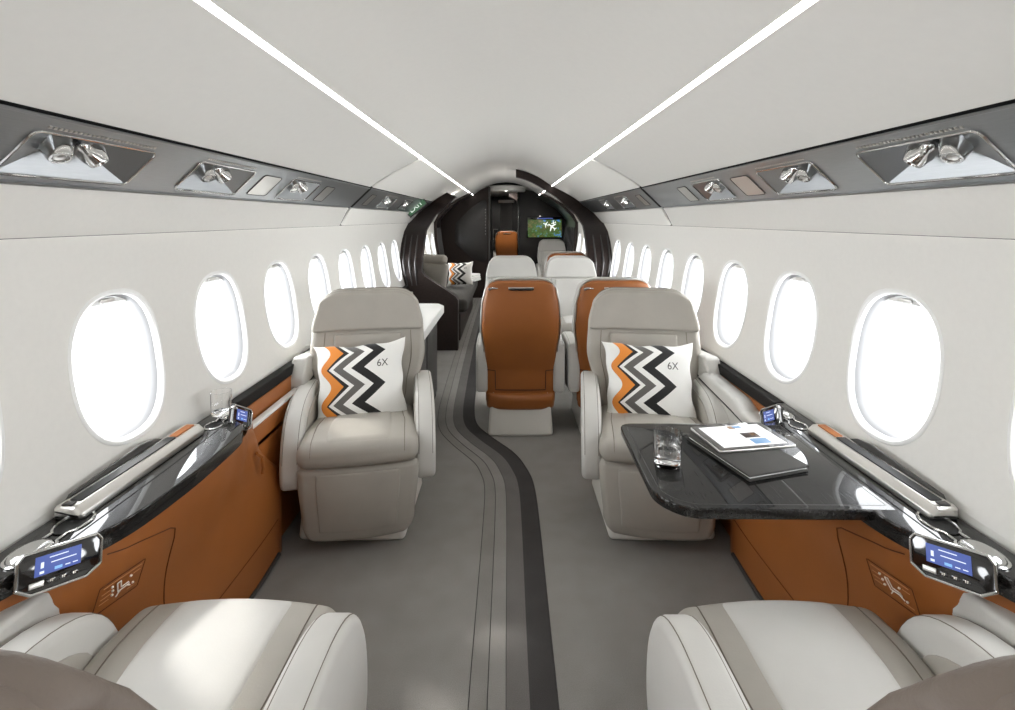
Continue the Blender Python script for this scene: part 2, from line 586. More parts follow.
sun = bpy.data.lights.new('sun', 'SUN'); sun.energy = 2.6; sun.angle = math.radians(4); sun.color = (1.0, 0.96, 0.9)
suno = bpy.data.objects.new('sun', sun); COL.objects.link(suno)
suno.rotation_euler = Vector((0.65, -0.44, -0.60)).to_track_quat('-Z', 'Y').to_euler()

# upper hull skin that closes the shell behind the linings
hp = [(1.24, 1.36), (1.26, 1.6), (1.1, 1.95), (0.6, 2.2), (0, 2.28), (-0.6, 2.2), (-1.1, 1.95), (-1.26, 1.6), (-1.24, 1.36)]
hb = grid([[(x, y, z) for x, z in hp] for y in (YB - 0.02, 13.3)])
struct(hb.build('ceiling_outer_skin', 'hull', recalc=False))

# ceiling vault between the light strips
CC = spline([(0.588, 0, 1.853), (0.42, 0, 1.965), (0.2, 0, 2.055), (0, 0, 2.08)], 6)
cv = [(p.x, p.z) for p in CC] + [(-p.x, p.z) for p in reversed(CC[:-1])]
def slab_section(curve, off, y0, y1, r=0.004):
    """thick strip: the visible curve plus the same curve pushed outwards"""
    C = Vector((0, 1.0))
    out = []
    for i, p in enumerate(curve):
        a = Vector(curve[max(0, i - 1)]); b = Vector(curve[min(len(curve) - 1, i + 1)])
        t = (b - a).normalized(); n = Vector((t.y, -t.x))
        if n.dot(Vector(p) - C) < 0: n = -n
        out.append(Vector(p) + n * off)
    return slab([tuple(p) for p in curve] + [tuple(p) for p in reversed(out)], y0, y1, r, axis=1, seg=1)
struct(slab_section(cv, 0.02, YB, 9.0).build('ceiling', 'ceil', angle=50))
struct(grid([[(x, y, z) for x, z in ((-1.2, 1.7), (-.9, 1.9), (-.4, 2.0), (0, 2.03), (.4, 2.0), (.9, 1.9), (1.2, 1.7))] for y in (8.95, 13.3)]).build('ceiling_forward', 'ceil', recalc=False))

# ---------------- overhead: bins, service panels, valances, light strips
PA, PBt = Vector((1.10, 0, 1.503)), Vector((0.96, 0, 1.638))
PD = (PBt - PA).normalized(); PW = (PBt - PA).length
PN = Vector((-PD.z, 0, PD.x)); PN = PN if PN.x < 0 else -PN
def pp(y, s_, n=0.0):
    q = PA + PD * s_ + PN * n; return Vector((q.x, y, q.z))
bin_curve = [(p.x, p.z) for p in spline([(0.955, 0, 1.6455), (0.88, 0, 1.698), (0.76, 0, 1.768), (0.606, 0, 1.844)], 5)]
val_curve = [(1.172, 1.374), (1.160, 1.395), (1.118, 1.478), (1.106, 1.497)]
JY = 3.55
side_word = {-1: 'left', 1: 'right'}
for s in (-1, 1):
    W_ = side_word[s]
    # light strip
    b = slab([(0.598, 1.848), (0.5915, 1.8525), (0.5975, 1.8595), (0.604, 1.855)], YB, 9.0, 0.001, axis=1, seg=1).mirrored(s)
    tag(b.build('ceiling_light_strip', 'led'), 'glowing white light strip along the %s edge of the ceiling vault' % W_, 'light strip', 'ceiling light strips')
    for (y0, y1, where) in ((YB, JY - 0.028, 'near'), (JY + 0.028, YE, 'far')):
        b = slab_section(bin_curve, 0.03, y0, y1, 0.004).mirrored(s)
        tag(b.build('overhead_bin_panel', 'ceil', angle=50), 'smooth white overhead panel on the %s, %s the dark cross joint' % (W_, 'on the near side of' if where == 'near' else 'beyond'), 'panel', 'overhead panels')
        b = slab_section(val_curve, 0.015, y0, y1, 0.003).mirrored(s)
        struct(b.build('trim_%d' % {(-1, 'near'): 1, (-1, 'far'): 2, (1, 'near'): 3, (1, 'far'): 4}[(s, where)], 'wall', angle=50))
    # ---- service panels
    for (y0, y1, where) in ((YB, JY - 0.028, 'near'), (JY + 0.028, YE, 'far')):
        if where == 'near':
            rec = [(-0.62, -0.22), (0.28, 0.68), (1.055, 1.415), (1.63, 1.98), (2.34, 2.67)]
            spk = [(0.76, 0.95), (2.07, 2.23), (2.78, 2.92)]
        else:
            rec = [(4.15, 4.55), (4.95, 5.30)]; spk = [(3.72, 3.86)]
        fb = MB()
        ys = sorted([y0, y1] + [q for r in rec for q in r])
        S = [0.0, 0.026, 0.148, PW]
        for a, c in zip(ys, ys[1:]):
            isrec = any(abs(a - r[0]) < 1e-6 for r in rec)
            for q in range(3):
                if isrec and q == 1: continue
                fb.add([pp(a, S[q]), pp(c, S[q]), pp(c, S[q + 1]), pp(a, S[q + 1])], [[0, 1, 2, 3]])
        # rolled rims along both long edges
        fb.join(tube([pp(y0, 0.002, 0.001), pp(y1, 0.002, 0.001)], 0.003, seg=6)); fb.join(tube([pp(y0, PW - .003, 0.001), pp(y1, PW - .003, 0.001)], 0.004, seg=6))
        root = fb.mirrored(s).build('overhead_service_panel', 'steel', recalc=False)
        tag(root, 'brushed metal service panel with reading lights, %s side, %s the cross joint' % (W_, 'near side of' if where == 'near' else 'beyond'), 'service panel', 'overhead service panels')
        for (a, c) in rec:
            my = (a + c) / 2
            ap = pp(my - 0.02, 0.105, -0.06)
            P = [pp(a, S[1]), pp(c, S[1]), pp(c, S[2]), pp(a, S[2])]
            I = [p + (ap - p) * 0.86 for p in P]
            rb = MB().add(P + I, [[0, 1, 5, 4], [1, 2, 6, 5], [2, 3, 7, 6], [3, 0, 4, 7], [4, 5, 6, 7]])
            ro = rb.mirrored(s).build('light_recess', 'chrome' if False else 'steel', root, smooth=False, recalc=False)
            rim = round_poly([(a - .004, S[1] - .004), (c + .004, S[1] - .004), (c + .004, S[2] + .004), (a - .004, S[2] + .004)], 0.02)
            tube([pp(y, t, 0.002) for y, t in rim], 0.0032, True, 6).mirrored(s).build('recess_rim', 'chrome', ro)
            vb = MB()
            for i in range(26):
                y = a + 0.02 + (c - a - 0.04) * i / 25
                q = pp(y, S[2] + 0.018, 0.0012)
                vb.join(pad((0.0035, 0.004, 0.001), (0, 0, 0), 0.0005, 1, 1), frame(q, PD, (0, 1, 0)))
            vb.mirrored(s).build('vent_grille', 'satin', root)
            for dy, tilt in ((-0.058, -0.25), (0.03, 0.3)):
                ax = (PN + Vector((0, tilt, 0)) + PD * -0.25).normalized()
                o = pp(my - 0.02 + dy, 0.108, -0.034)
                T = frame(o, Vector((0, 1, 0)).cross(ax), ax.cross(Vector((0, 1, 0)).cross(ax)))
                T = Matrix.Translation(o) @ ax.to_track_quat('Z', 'Y').to_matrix().to_4x4()
                sc_ = 1.0 if where == 'near' else 0.9
                hb2 = lathe([(0.001, -0.012), (0.030 * sc_, -0.012), (0.034 * sc_, -0.004), (0.033 * sc_, 0.006), (0.030 * sc_, 0.012), (0.031 * sc_, 0.02), (0.023 * sc_, 0.05), (0.021 * sc_, 0.053), (0.017 * sc_, 0.053), (0.015 * sc_, 0.047), (0.001, 0.047)], 22, T=T)
                h = hb2.mirrored(s).build('reading_light', 'chrome', root, angle=50)
                lb = lathe([(0.0005, 0.046), (0.013, 0.046), (0.012, 0.0495), (0.0005, 0.051)], 16, T=T).mirrored(s)
                lb.build('lens', 'lamp' if where == 'far' else 'satin', h)
        for (a, c) in spk:
            rim = round_poly([(a, S[1] + .005), (c, S[1] + .005), (c, S[2] - .005), (a, S[2] - .005)], 0.015)
            sp = slab([(y, t) for y, t in rim], -0.001, 0.002, 0.001, axis=2, seg=1)
            for i, q in enumerate(sp.v): sp.v[i] = pp(q.x, q.y, q.z)
            so = sp.mirrored(s).build('speaker_grille', 'satin', root)
            tube([pp(y, t, 0.002) for y, t in rim], 0.0018, True, 6).mirrored(s).build('grille_rim', 'dark_grey', so)

# ---------------- floor with the inlaid carpet bands
ctr = spline([(0.165, -2.3, 0), (0.158, 0.4, 0), (0.152, 1.44, 0), (0.155, 2.3, 0), (0.148, 2.66, 0), (0.115, 2.85, 0), (0.045, 3.04, 0), (-0.11, 3.28, 0), (-0.20, 3.46, 0), (-0.235, 3.7, 0), (-0.25, 4.1, 0), (-0.27, 5.2, 0), (-0.28, 7.0, 0), (-0.28, 13.3, 0)], 7)
offs = [None, 0.262, 0.207, 0.152, 0.082, 0.0, None]
mats_ = ['carpet', 'carpet_thin', 'carpet', 'carpet_mid', 'carpet_dark', 'carpet']
fb = MB(); rows = []
for i, p in enumerate(ctr):
    a = ctr[max(0, i - 1)]; c = ctr[min(len(ctr) - 1, i + 1)]
    t = (c - a).normalized(); n = Vector((-t.y, t.x, 0))
    r = [(-1.2, p.y, 0)] + [tuple(p + n * o) for o in offs[1:-1]] + [(1.2, p.y, 0)]
    rows.append(r)
g = grid(rows)
g.m = [i % 6 for i in range(len(g.f))]
fo = g.build('floor', mats_, recalc=False, smooth=False)
struct(fo)
gb = MB()
for k, w in ((1, .0015), (2, .0015), (3, .001), (5, .003)):
    gb.join(tube([Vector(r[k]) + Vector((0, 0, 0.0005)) for r in rows], w, seg=5))
struct(gb.build('trim_5', 'carpet_dark'))
# closing walls fore and aft
struct(pad((1.25, 0.02, 1.15), (0, YB - 0.02, 1.1), 0.005, 1, 1).build('wall_aft', 'wall'))

# ---------------- raked dark arches
def Yr(z): return lerp_tab([(0, 5.40), (.95, 5.40), (1.25, 5.72), (1.41, 6.15), (1.6, 6.5), (2.2, 6.5)], z)
def loft_arch(pairs, th, yfun):
    """pairs of (outer(x,z), inner(x,z)) -> closed solid of thickness th"""
    rows = []
    for (ox, oz), (ix, iz) in pairs:
        rows.append([(ox, yfun(oz), oz), (ix, yfun(iz), iz), (ix, yfun(iz) + th, iz), (ox, yfun(oz) + th, oz)])
    g = grid(rows, closed_u=True)
    n = len(rows)
    g.add(rows[0], [[0, 1, 2, 3]]); g.add(rows[-1], [[3, 2, 1, 0]])
    return g
outer_up = [(1.19, 1.36), (1.11, 1.50), (0.965, 1.64), (0.80, 1.75), (0.615, 1.845), (0.45, 1.95), (0.27, 2.03), (0.13, 2.068)]
inner_up = [(0.925, 1.34), (0.888, 1.47), (0.80, 1.565), (0.67, 1.695), (0.51, 1.80), (0.36, 1.89), (0.22, 1.945), (0.13, 1.967)]
def resample(P, n):
    P = [(p[0], 0, p[1]) for p in P]; q = spline(P, 5)
    out = []
    for i in range(n + 1):
        x = i / n * (len(q) - 1); k = min(int(x), len(q) - 2)
        v = q[k].lerp(q[k + 1], x - k); out.append((v.x, v.z))
    return out
lowz = [0.0, 0.4, 0.7, 0.85, 1.0, 1.15, 1.28]
def innerlow(z): return lerp_tab([(0, .885), (.98, .895), (1.15, .905), (1.30, .915)], z)
pr = [((wallX(z) + .01, z), (innerlow(z), z)) for z in lowz] + list(zip(resample(outer_up, 20), resample(inner_up, 20)))
ar = loft_arch(pr, 0.12, Yr).build('divider_arch', 'brown', angle=45)
tag(ar, 'dark arch on the right rising behind the seats up to the middle of the ceiling', 'arch')
def arch_ribs(s, root, fr=(0.3, 0.62, 0.9), z0=0.66, z1=1.24):
    for f in fr:
        P = []
        for i in range(15):
            z = z0 + (z1 - z0) * i / 14
            x = innerlow(z) + (wallX(z) - innerlow(z)) * f
            P.append((s * x, Yr(z) - 0.004, z))
        tube(P, lambda t: 0.004 + 0.006 * math.sin(PI * min(1, max(0, t))) ** 0.6, seg=8).build('rib', 'rib', root)
arch_ribs(1, ar)
n_up = next(i for i, q in enumerate(resample(outer_up, 20)) if q[0] < 0.74)
po, pi_ = resample(outer_up, 20)[:n_up], resample(inner_up, 20)[:n_up]
# left: shorter arch that ends below the light strip and runs into a slanted low partition
li = [((wallX(z) + .01, z), (innerlow(z) + .02, z)) for z in (0.85, 1.0, 1.15, 1.28)]
low = [((wallX(z) + .01, z), (x, z)) for z, x in ((0.0, 0.52), (0.3, 0.52), (0.54, 0.52), (0.58, 0.545), (0.66, 0.66), (0.74, 0.79), (0.80, 0.88))]
pr = low + li + list(zip(po, pi_))
pr = [((-o[0], o[1]), (-i[0], i[1])) for o, i in pr]
al = loft_arch(pr, 0.12, Yr).build('divider_arch', 'brown', angle=45)
tag(al, 'dark wood partition on the left, slanted low wall below and cut-off arch above', 'arch')
arch_ribs(-1, al, (0.35, 0.6, 0.85), 0.7, 1.24)

# ---------------- forward lounge: dark ribbed side linings and bulkheads
for s in (-1, 1):
    rows = []
    y1 = 9.0 if s < 0 else 9.9
    for y in (8.2, y1):
        rows.append([(s * (wallX(z) - 0.005), y, z) for z in (0, .36, .72, .85, 1.0, 1.15, 1.3, 1.4)] + [(s * x, y, z) for x, z in ((1.11, 1.49), (0.965, 1.63), (0.80, 1.74), (0.6, 1.85))])
    w = struct(grid(rows).build('wall_forward_' + side_word[s], 'darkwall', recalc=False))
    # front edge of the dark lining
    e = MB()
    outer = [(wallX(z), z) for z in (0, .4, .72, .9, 1.1, 1.3, 1.38)] + [(1.10, 1.50), (0.96, 1.64), (0.80, 1.75), (0.6, 1.86)]
    pr = [((s * (x + .03), z + .01), (s * (x - .045), z - .02)) for x, z in outer]
    loft_arch(pr, 0.05, lambda z: 8.18).build('edge', 'brown', w)
    nr = 6 if s < 0 else 8
    for i in range(nr):
        y = 8.35 + (y1 - 8.45) * i / (nr - 1)
        P = [(s * (wallX(z) - 0.012), y, z) for z in [0.78 + 0.5 * j / 10 for j in range(11)]]
        tube(P, lambda t: 0.004 + 0.012 * math.sin(PI * min(1, max(0, t))) ** 0.5, seg=8).build('rib', 'rib', w)
# left closet front with a glossy inset panel
cl = box(-1.22, -0.31, 9.0, 9.08, 0, 2.05, 0.004).build('wall_forward_bulkhead_left', 'brown'); struct(cl)
prof = round_poly([(-0.92, 0.98), (-0.62, 0.72), (-0.34, 0.62), (-0.34, 1.82), (-0.62, 1.62), (-0.90, 1.35)], 0.1)
slab(prof, 8.985, 9.0, 0.004, axis=1).build('gloss_panel', 'darkwall', cl)
sb = MB()
for i in range(9): sb.join(lathe([(0.0005, 0), (0.006, 0), (0.006, 0.004), (0.0005, 0.005)], 8, T=Matrix.Translation((-0.37, 8.985, 1.15 + 0.055 * i)) @ Matrix.Rotation(PI / 2, 4, 'X')))
sb.build('button_row', 'satin', cl)
struct(box(-0.315, -0.285, 8.97, 9.1, 0, 2.0, 0.004).build('trim_6', 'dark_grey'))
br = box(0.245, 1.22, 9.9, 9.98, 0, 2.05, 0.004).build('wall_forward_bulkhead_right', 'darkwall'); struct(br)
struct(box(0.225, 0.262, 9.86, 10.0, 0, 2.0, 0.004).build('trim_7', 'gloss_black'))
# curved header with a downlight over the passage
hd = slab([(0.36 * math.cos(a) * 1.0, 9.3 - 0.36 * math.sin(a)) for a in [PI * i / 20 for i in range(21)]] + [(-0.36, 9.5), (0.36, 9.5)], 1.93, 2.03, 0.02)
ho = hd.build('passage_header', 'ceil'); tag(ho, 'pale curved header over the passage at the far end of the cabin', 'header')
lathe([(0.0005, -0.006), (0.02, -0.006), (0.024, 0), (0.0005, 0.001)], 16, c=(0, 9.02, 1.93)).build('downlight', 'lamp', ho)
# passage beyond
struct(box(-0.42, -0.38, 9.08, 13.2, 0, 2.05, 0.004).build('wall_passage_left', 'darkwall'))
struct(box(0.38, 0.42, 9.98, 13.2, 0, 2.05, 0.004).build('wall_passage_right', 'darkwall'))
struct(box(-1.2, 1.2, 13.2, 13.25, 0, 2.2, 0.004).build('wall_fore', 'darkwall'))
pc = MB()
rows = []
for k in range(41):
    x = -0.15 + 0.31 * k / 40
    rows.append([(x, 13.1 + 0.012 * math.sin(k * 1.55), z) for z in (0.02, 1.0, 1.84)])
g = grid(rows); rb_ = [[(p[0], p[1] + 0.02, p[2]) for p in r] for r in rows]; g.join(grid(rb_))
tag(g.build('curtain', 'curtain', recalc=False), 'grey pleated curtain closing the far end of the passage', 'curtain')
hb3 = box(-0.2, 0.22, 12.95, 13.18, 1.84, 1.92, 0.02).build('curtain_pelmet', 'ceil'); tag(hb3, 'pale pelmet above the grey curtain in the passage', 'pelmet')
struct(loft_arch([((0.37, 1.2), (0.33, 1.2)), ((0.37, 1.84), (0.28, 1.78)), ((0.3, 1.99), (0.2, 1.86)), ((0.06, 2.03), (0.06, 1.93))], 0.1, lambda z: 11.2).build('trim_8', 'brown'))
# galley shelf glimpsed on the left of the passage
gs = thing('galley_counter', 'small bright galley niche seen past the far orange seat', 'galley', (-0.3, 12.55, 0))
box(-0.078, 0.0, 0, 0.35, 0, 0.88, 0.01).build('cabinet', 'darkwall', gs)
tube([(-0.02, 0.0, 0.9), (-0.02, 0.0, 1.16), (0.1, 0.0, 1.16)], 0.008, seg=6).build('frame_rail', 'satin', gs)
lathe([(0.001, 0.885), (0.022, 0.885), (0.025, 0.93), (0.012, 0.97), (0.012, 1.01), (0.001, 1.012)], 14, c=(-0.02, 0.12, 0)).build('flask', 'chrome', gs)
lathe([(0.001, 0.885), (0.03, 0.885), (0.034, 0.92), (0.001, 0.922)], 14, c=(-0.035, 0.03, 0)).build('bowl', 'chrome', gs)
# moving-map monitor on the right bulkhead
mo = thing('map_monitor', 'screen showing a moving map with white aircraft on the dark bulkhead', 'monitor', (0.765, 9.9, 1.24))
box(-0.35, 0.35, -0.03, 0, -0.2, 0.22, 0.006).build('housing', 'gloss_black', mo)
box(-0.33, 0.33, -0.034, -0.028, -0.178, 0.165, 0.001).build('screen', 'map', mo)
def plane_icon(cx, cz, sz, rot):
    P = [(0, 1), (.12, .7), (.12, .25), (1, -.25), (1, -.42), (.12, -.15), (.1, -.7), (.4, -.92), (.4, -1.02), (0, -.9)]
    P = P + [(-x, y) for x, y in reversed(P[1:-1])]
    c, s_ = math.cos(rot), math.sin(rot)
    return slab([(cx + sz * (x * c - y * s_), cz + sz * (x * s_ + y * c)) for x, y in P], -0.0365, -0.0345, 0.0003, axis=1, seg=1)
ib = plane_icon(0.02, 0.075, 0.06, 1.2).join(plane_icon(0.14, 0.03, 0.09, 0.9)).join(plane_icon(0.17, 0.10, 0.05, 1.9))
ib.build('aircraft_symbols', 'sign_white', mo)
box(-0.14, 0.16, -0.0345, -0.03, 0.185, 0.2, 0.0005).build('title_bar', 'screen_blue', mo)
# illuminated sign on the left service panel
sg = thing('exit_sign', 'small green lit exit sign tilted under the far left overhead panel', 'sign', (0, 0, 0))
T = frame((-1.045, 5.85, 1.555), (0.62, 0.0, 0.60), (0.0, -0.45, 0.9))
T = frame((-1.035, 5.75, 1.56), (0.72, 0.15, 0.62), (-0.5, 0.1, 0.8))
MB().join(pad((0.13, 0.06, 0.012), (0, 0, 0), 0.006, 2, 1), T).build('housing', 'dark_grey', sg)
MB().join(pad((0.115, 0.046, 0.002), (0, 0, 0.013), 0.001, 1, 1), T).build('sign_face', 'sign_green', sg)
v_, f_ = text_mesh('EXIT', 0.085)
MB().add([(v.x, v.y, 0.016) for v in v_], f_, T=T).build('lettering', 'sign_white', sg, recalc=False, smooth=False)

# ================================================================== SIDE LEDGES
EDGE = spline([(1.035, -2.15, 0), (1.035, 0.3, 0), (1.032, 0.82, 0), (1.008, 0.99, 0), (0.945, 1.11, 0), (0.903, 1.22, 0), (0.886, 1.38, 0), (0.884, 1.50, 0), (0.888, 1.62, 0), (0.897, 1.70, 0), (0.918, 1.745, 0)], 6)
TOPC = [(0.80, 1.03), (0.97, 1.02), (1.11, 0.957), (1.22, 0.914), (1.38, 0.896), (1.57, 0.896), (1.74, 0.915), (1.86, 0.945), (2.3, 0.99)]
LOWC = [(0.80, 1.02), (1.10, 1.005), (1.30, 0.955), (1.9, 0.950), (2.3, 0.965)]
ledge = {}
for s in (-1, 1):
    W_ = side_word[s]
    root = thing('side_ledge', 'black lacquered window ledge with tan leather panel along the %s wall' % W_, 'ledge', (s * 1.0, 1.4, 0), 0, 'window ledges')
    ledge[s] = root
    R0 = Matrix.Translation((-s * 1.0, -1.4, 0))
    def put(mb, name, m, parent=None, **k):
        for i, q in enumerate(mb.v):
            q = Vector(q); q.x *= s; mb.v[i] = R0 @ q
        return mb.build(name, m, parent if parent is not None else root, **k)
    prof = [(p.x, p.y) for p in EDGE] + [(0.985, 1.80), (1.03, 1.83), (1.05, 1.9), (1.05, 5.38), (1.088, 5.38), (1.088, -2.15)]
    put(slab(prof, 0.657, 0.703, 0.004), 'worktop', 'wood', angle=30)
    # crease running along the top beside the rail
    put(tube([(0.972, 1.06, 0.7033), (0.972, 1.42, 0.7033), (0.978, 1.70, 0.7033)], 0.0016, seg=5), 'lid_joint', 'black')
    # bulged tan leather panel
    rows = []
    NZ = 16
    zs = [0.659 - 0.659 * (i / NZ) ** 1.15 for i in range(NZ + 1)]
    for j in range(49):
        t = j / 48; row = []
        for z in zs:
            y1 = lerp_tab([(0.0, 2.14), (0.36, 2.14), (0.52, 1.95), (0.64, 1.865), (0.7, 1.86)], z)
            y0 = 0.86
            y = y0 + (y1 - y0) * t
            f = min(1, max(0, (0.66 - z) / 0.46)); f = f * f * (3 - 2 * f)
            f2 = 1 - (1 - f) ** 1.3
            x = interp(TOPC, y) * (1 - f2) + interp(LOWC, y) * f2 + 0.018 * math.sin(PI * f)
            row.append((x, y, z))
        rows.append(row)
    # returned edge at the far end
    rows.append([(x + 0.006, y + 0.006, z) for x, y, z in rows[-1]])
    rows.append([(x + 0.06, y + 0.004, z) for x, y, z in rows[-1]])
    panel = put(grid(rows), 'leather_panel', 'orange', recalc=False, angle=50)
    def on_panel(y, z, off=0.0012):
        f = min(1, max(0, (0.66 - z) / 0.46)); f = f * f * (3 - 2 * f); f2 = 1 - (1 - f) ** 1.3
        return Vector((interp(TOPC, y) * (1 - f2) + interp(LOWC, y) * f2 + 0.018 * math.sin(PI * f) - off, y, z))
    sm = MB()
    sm.join(tube([on_panel(1.43 - 0.05 * (z / 0.56), z) for z in [0.03 + 0.03 * i for i in range(18)]] + [on_panel(1.372, 0.572), on_panel(1.350, 0.586)] + [on_panel(1.35 - 0.02 * i, 0.586 + 0.0055 * i) for i in range(1, 10)], 0.0016, seg=5))
    sm.join(tube([on_panel(0.9 + 0.04 * i, 0.16) for i in range(31)], 0.0014, seg=5))
    put(sm, 'panel_seam', 'orange_seam', panel)
    put(tube([on_panel(0.9 + 0.04 * i, 0.012, 0.004) for i in range(31)], 0.009, seg=6), 'kick_strip', 'dark_grey')
    # flatter panels before and beyond
    put(box(1.0, 1.03, -2.1, 0.90, 0.0, 0.60, 0.006), 'rear_panel', 'orange')
    put(box(0.99, 1.045, -2.1, 0.93, 0.60, 0.657, 0.01), 'rear_upper_panel', 'orange')
    put(box(1.0, 1.02, 1.9, 2.87, 0.0, 0.585, 0.006), 'pocket_panel', 'orange')
    put(box(1.045, 1.075, 1.84, 5.38, 0.0, 0.657, 0.004), 'pocket_back', 'orange')
    put(box(1.0, 1.06, 1.88, 2.45, 0.50, 0.520, 0.002), 'pocket_floor', 'dark_grey')
    put(box(1.000, 1.034, 1.90, 2.46, 0.585, 0.60, 0.006), 'pocket_lip', 'white')
    put(box(1.0, 1.045, 2.87, 5.38, 0.0, 0.64, 0.01), 'forward_panel', 'leather_pale')
    put(box(1.044, 1.087, 1.95, 5.37, 0.66, 0.706, 0.004), 'rail_cap', 'rail_black')
    # pale console blocks by the facing seats
    cons = slab(round_poly([(2.44, 0.44), (2.80, 0.44), (2.84, 0.70), (2.48, 0.735), (2.43, 0.64)], 0.03), 0.985, 1.06, 0.012, axis=0)
    put(cons, 'console_block', 'leather_pale')
    put(tube([(0.984, 2.46, 0.60), (0.984, 2.60, 0.625), (0.984, 2.66, 0.58)], 0.004, seg=6), 'console_joint', 'black')
    # near console lids beside the near seats
    lid = slab(round_poly([(0.44, 0.50), (1.08, 0.48), (1.105, 0.58), (1.07, 0.632), (0.44, 0.650)], 0.02), 0.973, 1.05, 0.014, axis=0)
    put(lid, 'console_lid', 'leather_pale')
    put(tube([(0.973, 0.5, 0.570), (0.973, 1.08, 0.552)], 0.003, seg=6), 'console_joint', 'black')
    # embossed instruction plate on the leather
    c0 = on_panel(1.215, 0.525, 0.0)
    ey = (on_panel(1.27, 0.525, 0) - on_panel(1.16, 0.525, 0)).normalized(); ez = (on_panel(1.215, 0.56, 0) - on_panel(1.215, 0.49, 0)).normalized()
    ex = ey if s < 0 else -ey        # reading direction seen from the aisle
    def plate(x, z, off): return c0 + ex * x + ez * z + Vector((-off, 0, 0))
    fr_ = [(-.055, -.036), (.055, -.036), (.055, .036), (-.055, .036)]
    pl = put(tube([plate(x, z, 0.0015) for x, z in round_poly(fr_, 0.003, 2)], 0.0012, True, 5), 'instruction_plate', 'orange_seam')
    pb = MB()
    def bar(x0, z0, x1, z1, w):
        put(tube([plate(x0, z0, 0.003), plate(x1, z1, 0.003)], w, seg=5), 'plate_text_line', 'print_tan', pl)
    bar(-.046, .028, .046, .028, .0009)
    for x0, x1, z in ((-.046, -.026, .012), (-.046, -.02, .0), (-.046, -.024, -.012), (.028, .046, .016), (.022, .046, -.022)): bar(x0, z, x1, z, .0008)
    pb = MB()
    m_ = 1
    seatp = [(-.012, .018), (-.004, .02), (.002, .0), (.02, .0), (.024, -.006), (-.004, -.008), (-.012, .018)]
    pb.join(tube([plate(x, z, 0.004) for x, z in seatp], 0.0016, seg=5))
    pb.join(tube([plate(x, z, 0.004) for x, z in [(.002, -.008), (-.006, -.02)]], 0.0014, seg=5)); pb.join(tube([plate(x, z, 0.004) for x, z in [(.018, -.008), (.028, -.014)]], 0.0014, seg=5))
    for x, z in ((-.024, .018), (-.02, .006), (-.018, -.006), (.022, .014), (.034, -.012)):
        pb.join(tube([plate(x - .002, z, .004), plate(x + .002, z, .004)], 0.0026, seg=6))
    put(pb, 'plate_pictogram', 'print_white', pl)
# right side only: closed pale lid over the side pocket
lidr = slab(round_poly([(1.90, 0.50), (2.50, 0.54), (2.54, 0.62), (2.46, 0.665), (2.14, 0.655), (2.06, 0.628), (1.90, 0.618)], 0.02), 0.965, 1.05, 0.016, axis=0)
for q in lidr.v: q.x -= 1.0; q.y -= 1.4
lo_ = lidr.build('pocket_lid', 'leather_pale', ledge[1])
edge = tube([(-0.034, 1.92 - 1.4, 0.575), (-0.036, 2.15 - 1.4, 0.60), (-0.036, 2.50 - 1.4, 0.625)], 0.003, seg=6).build('lid_joint', 'black', lo_)
# door pull on the left leather panel end
tube([(0.052, 0.50, 0.53), (0.055, 0.535, 0.50), (0.055, 0.545, 0.45), (0.052, 0.545, 0.43)], 0.006, seg=7).build('pocket_pull', 'orange', ledge[-1])

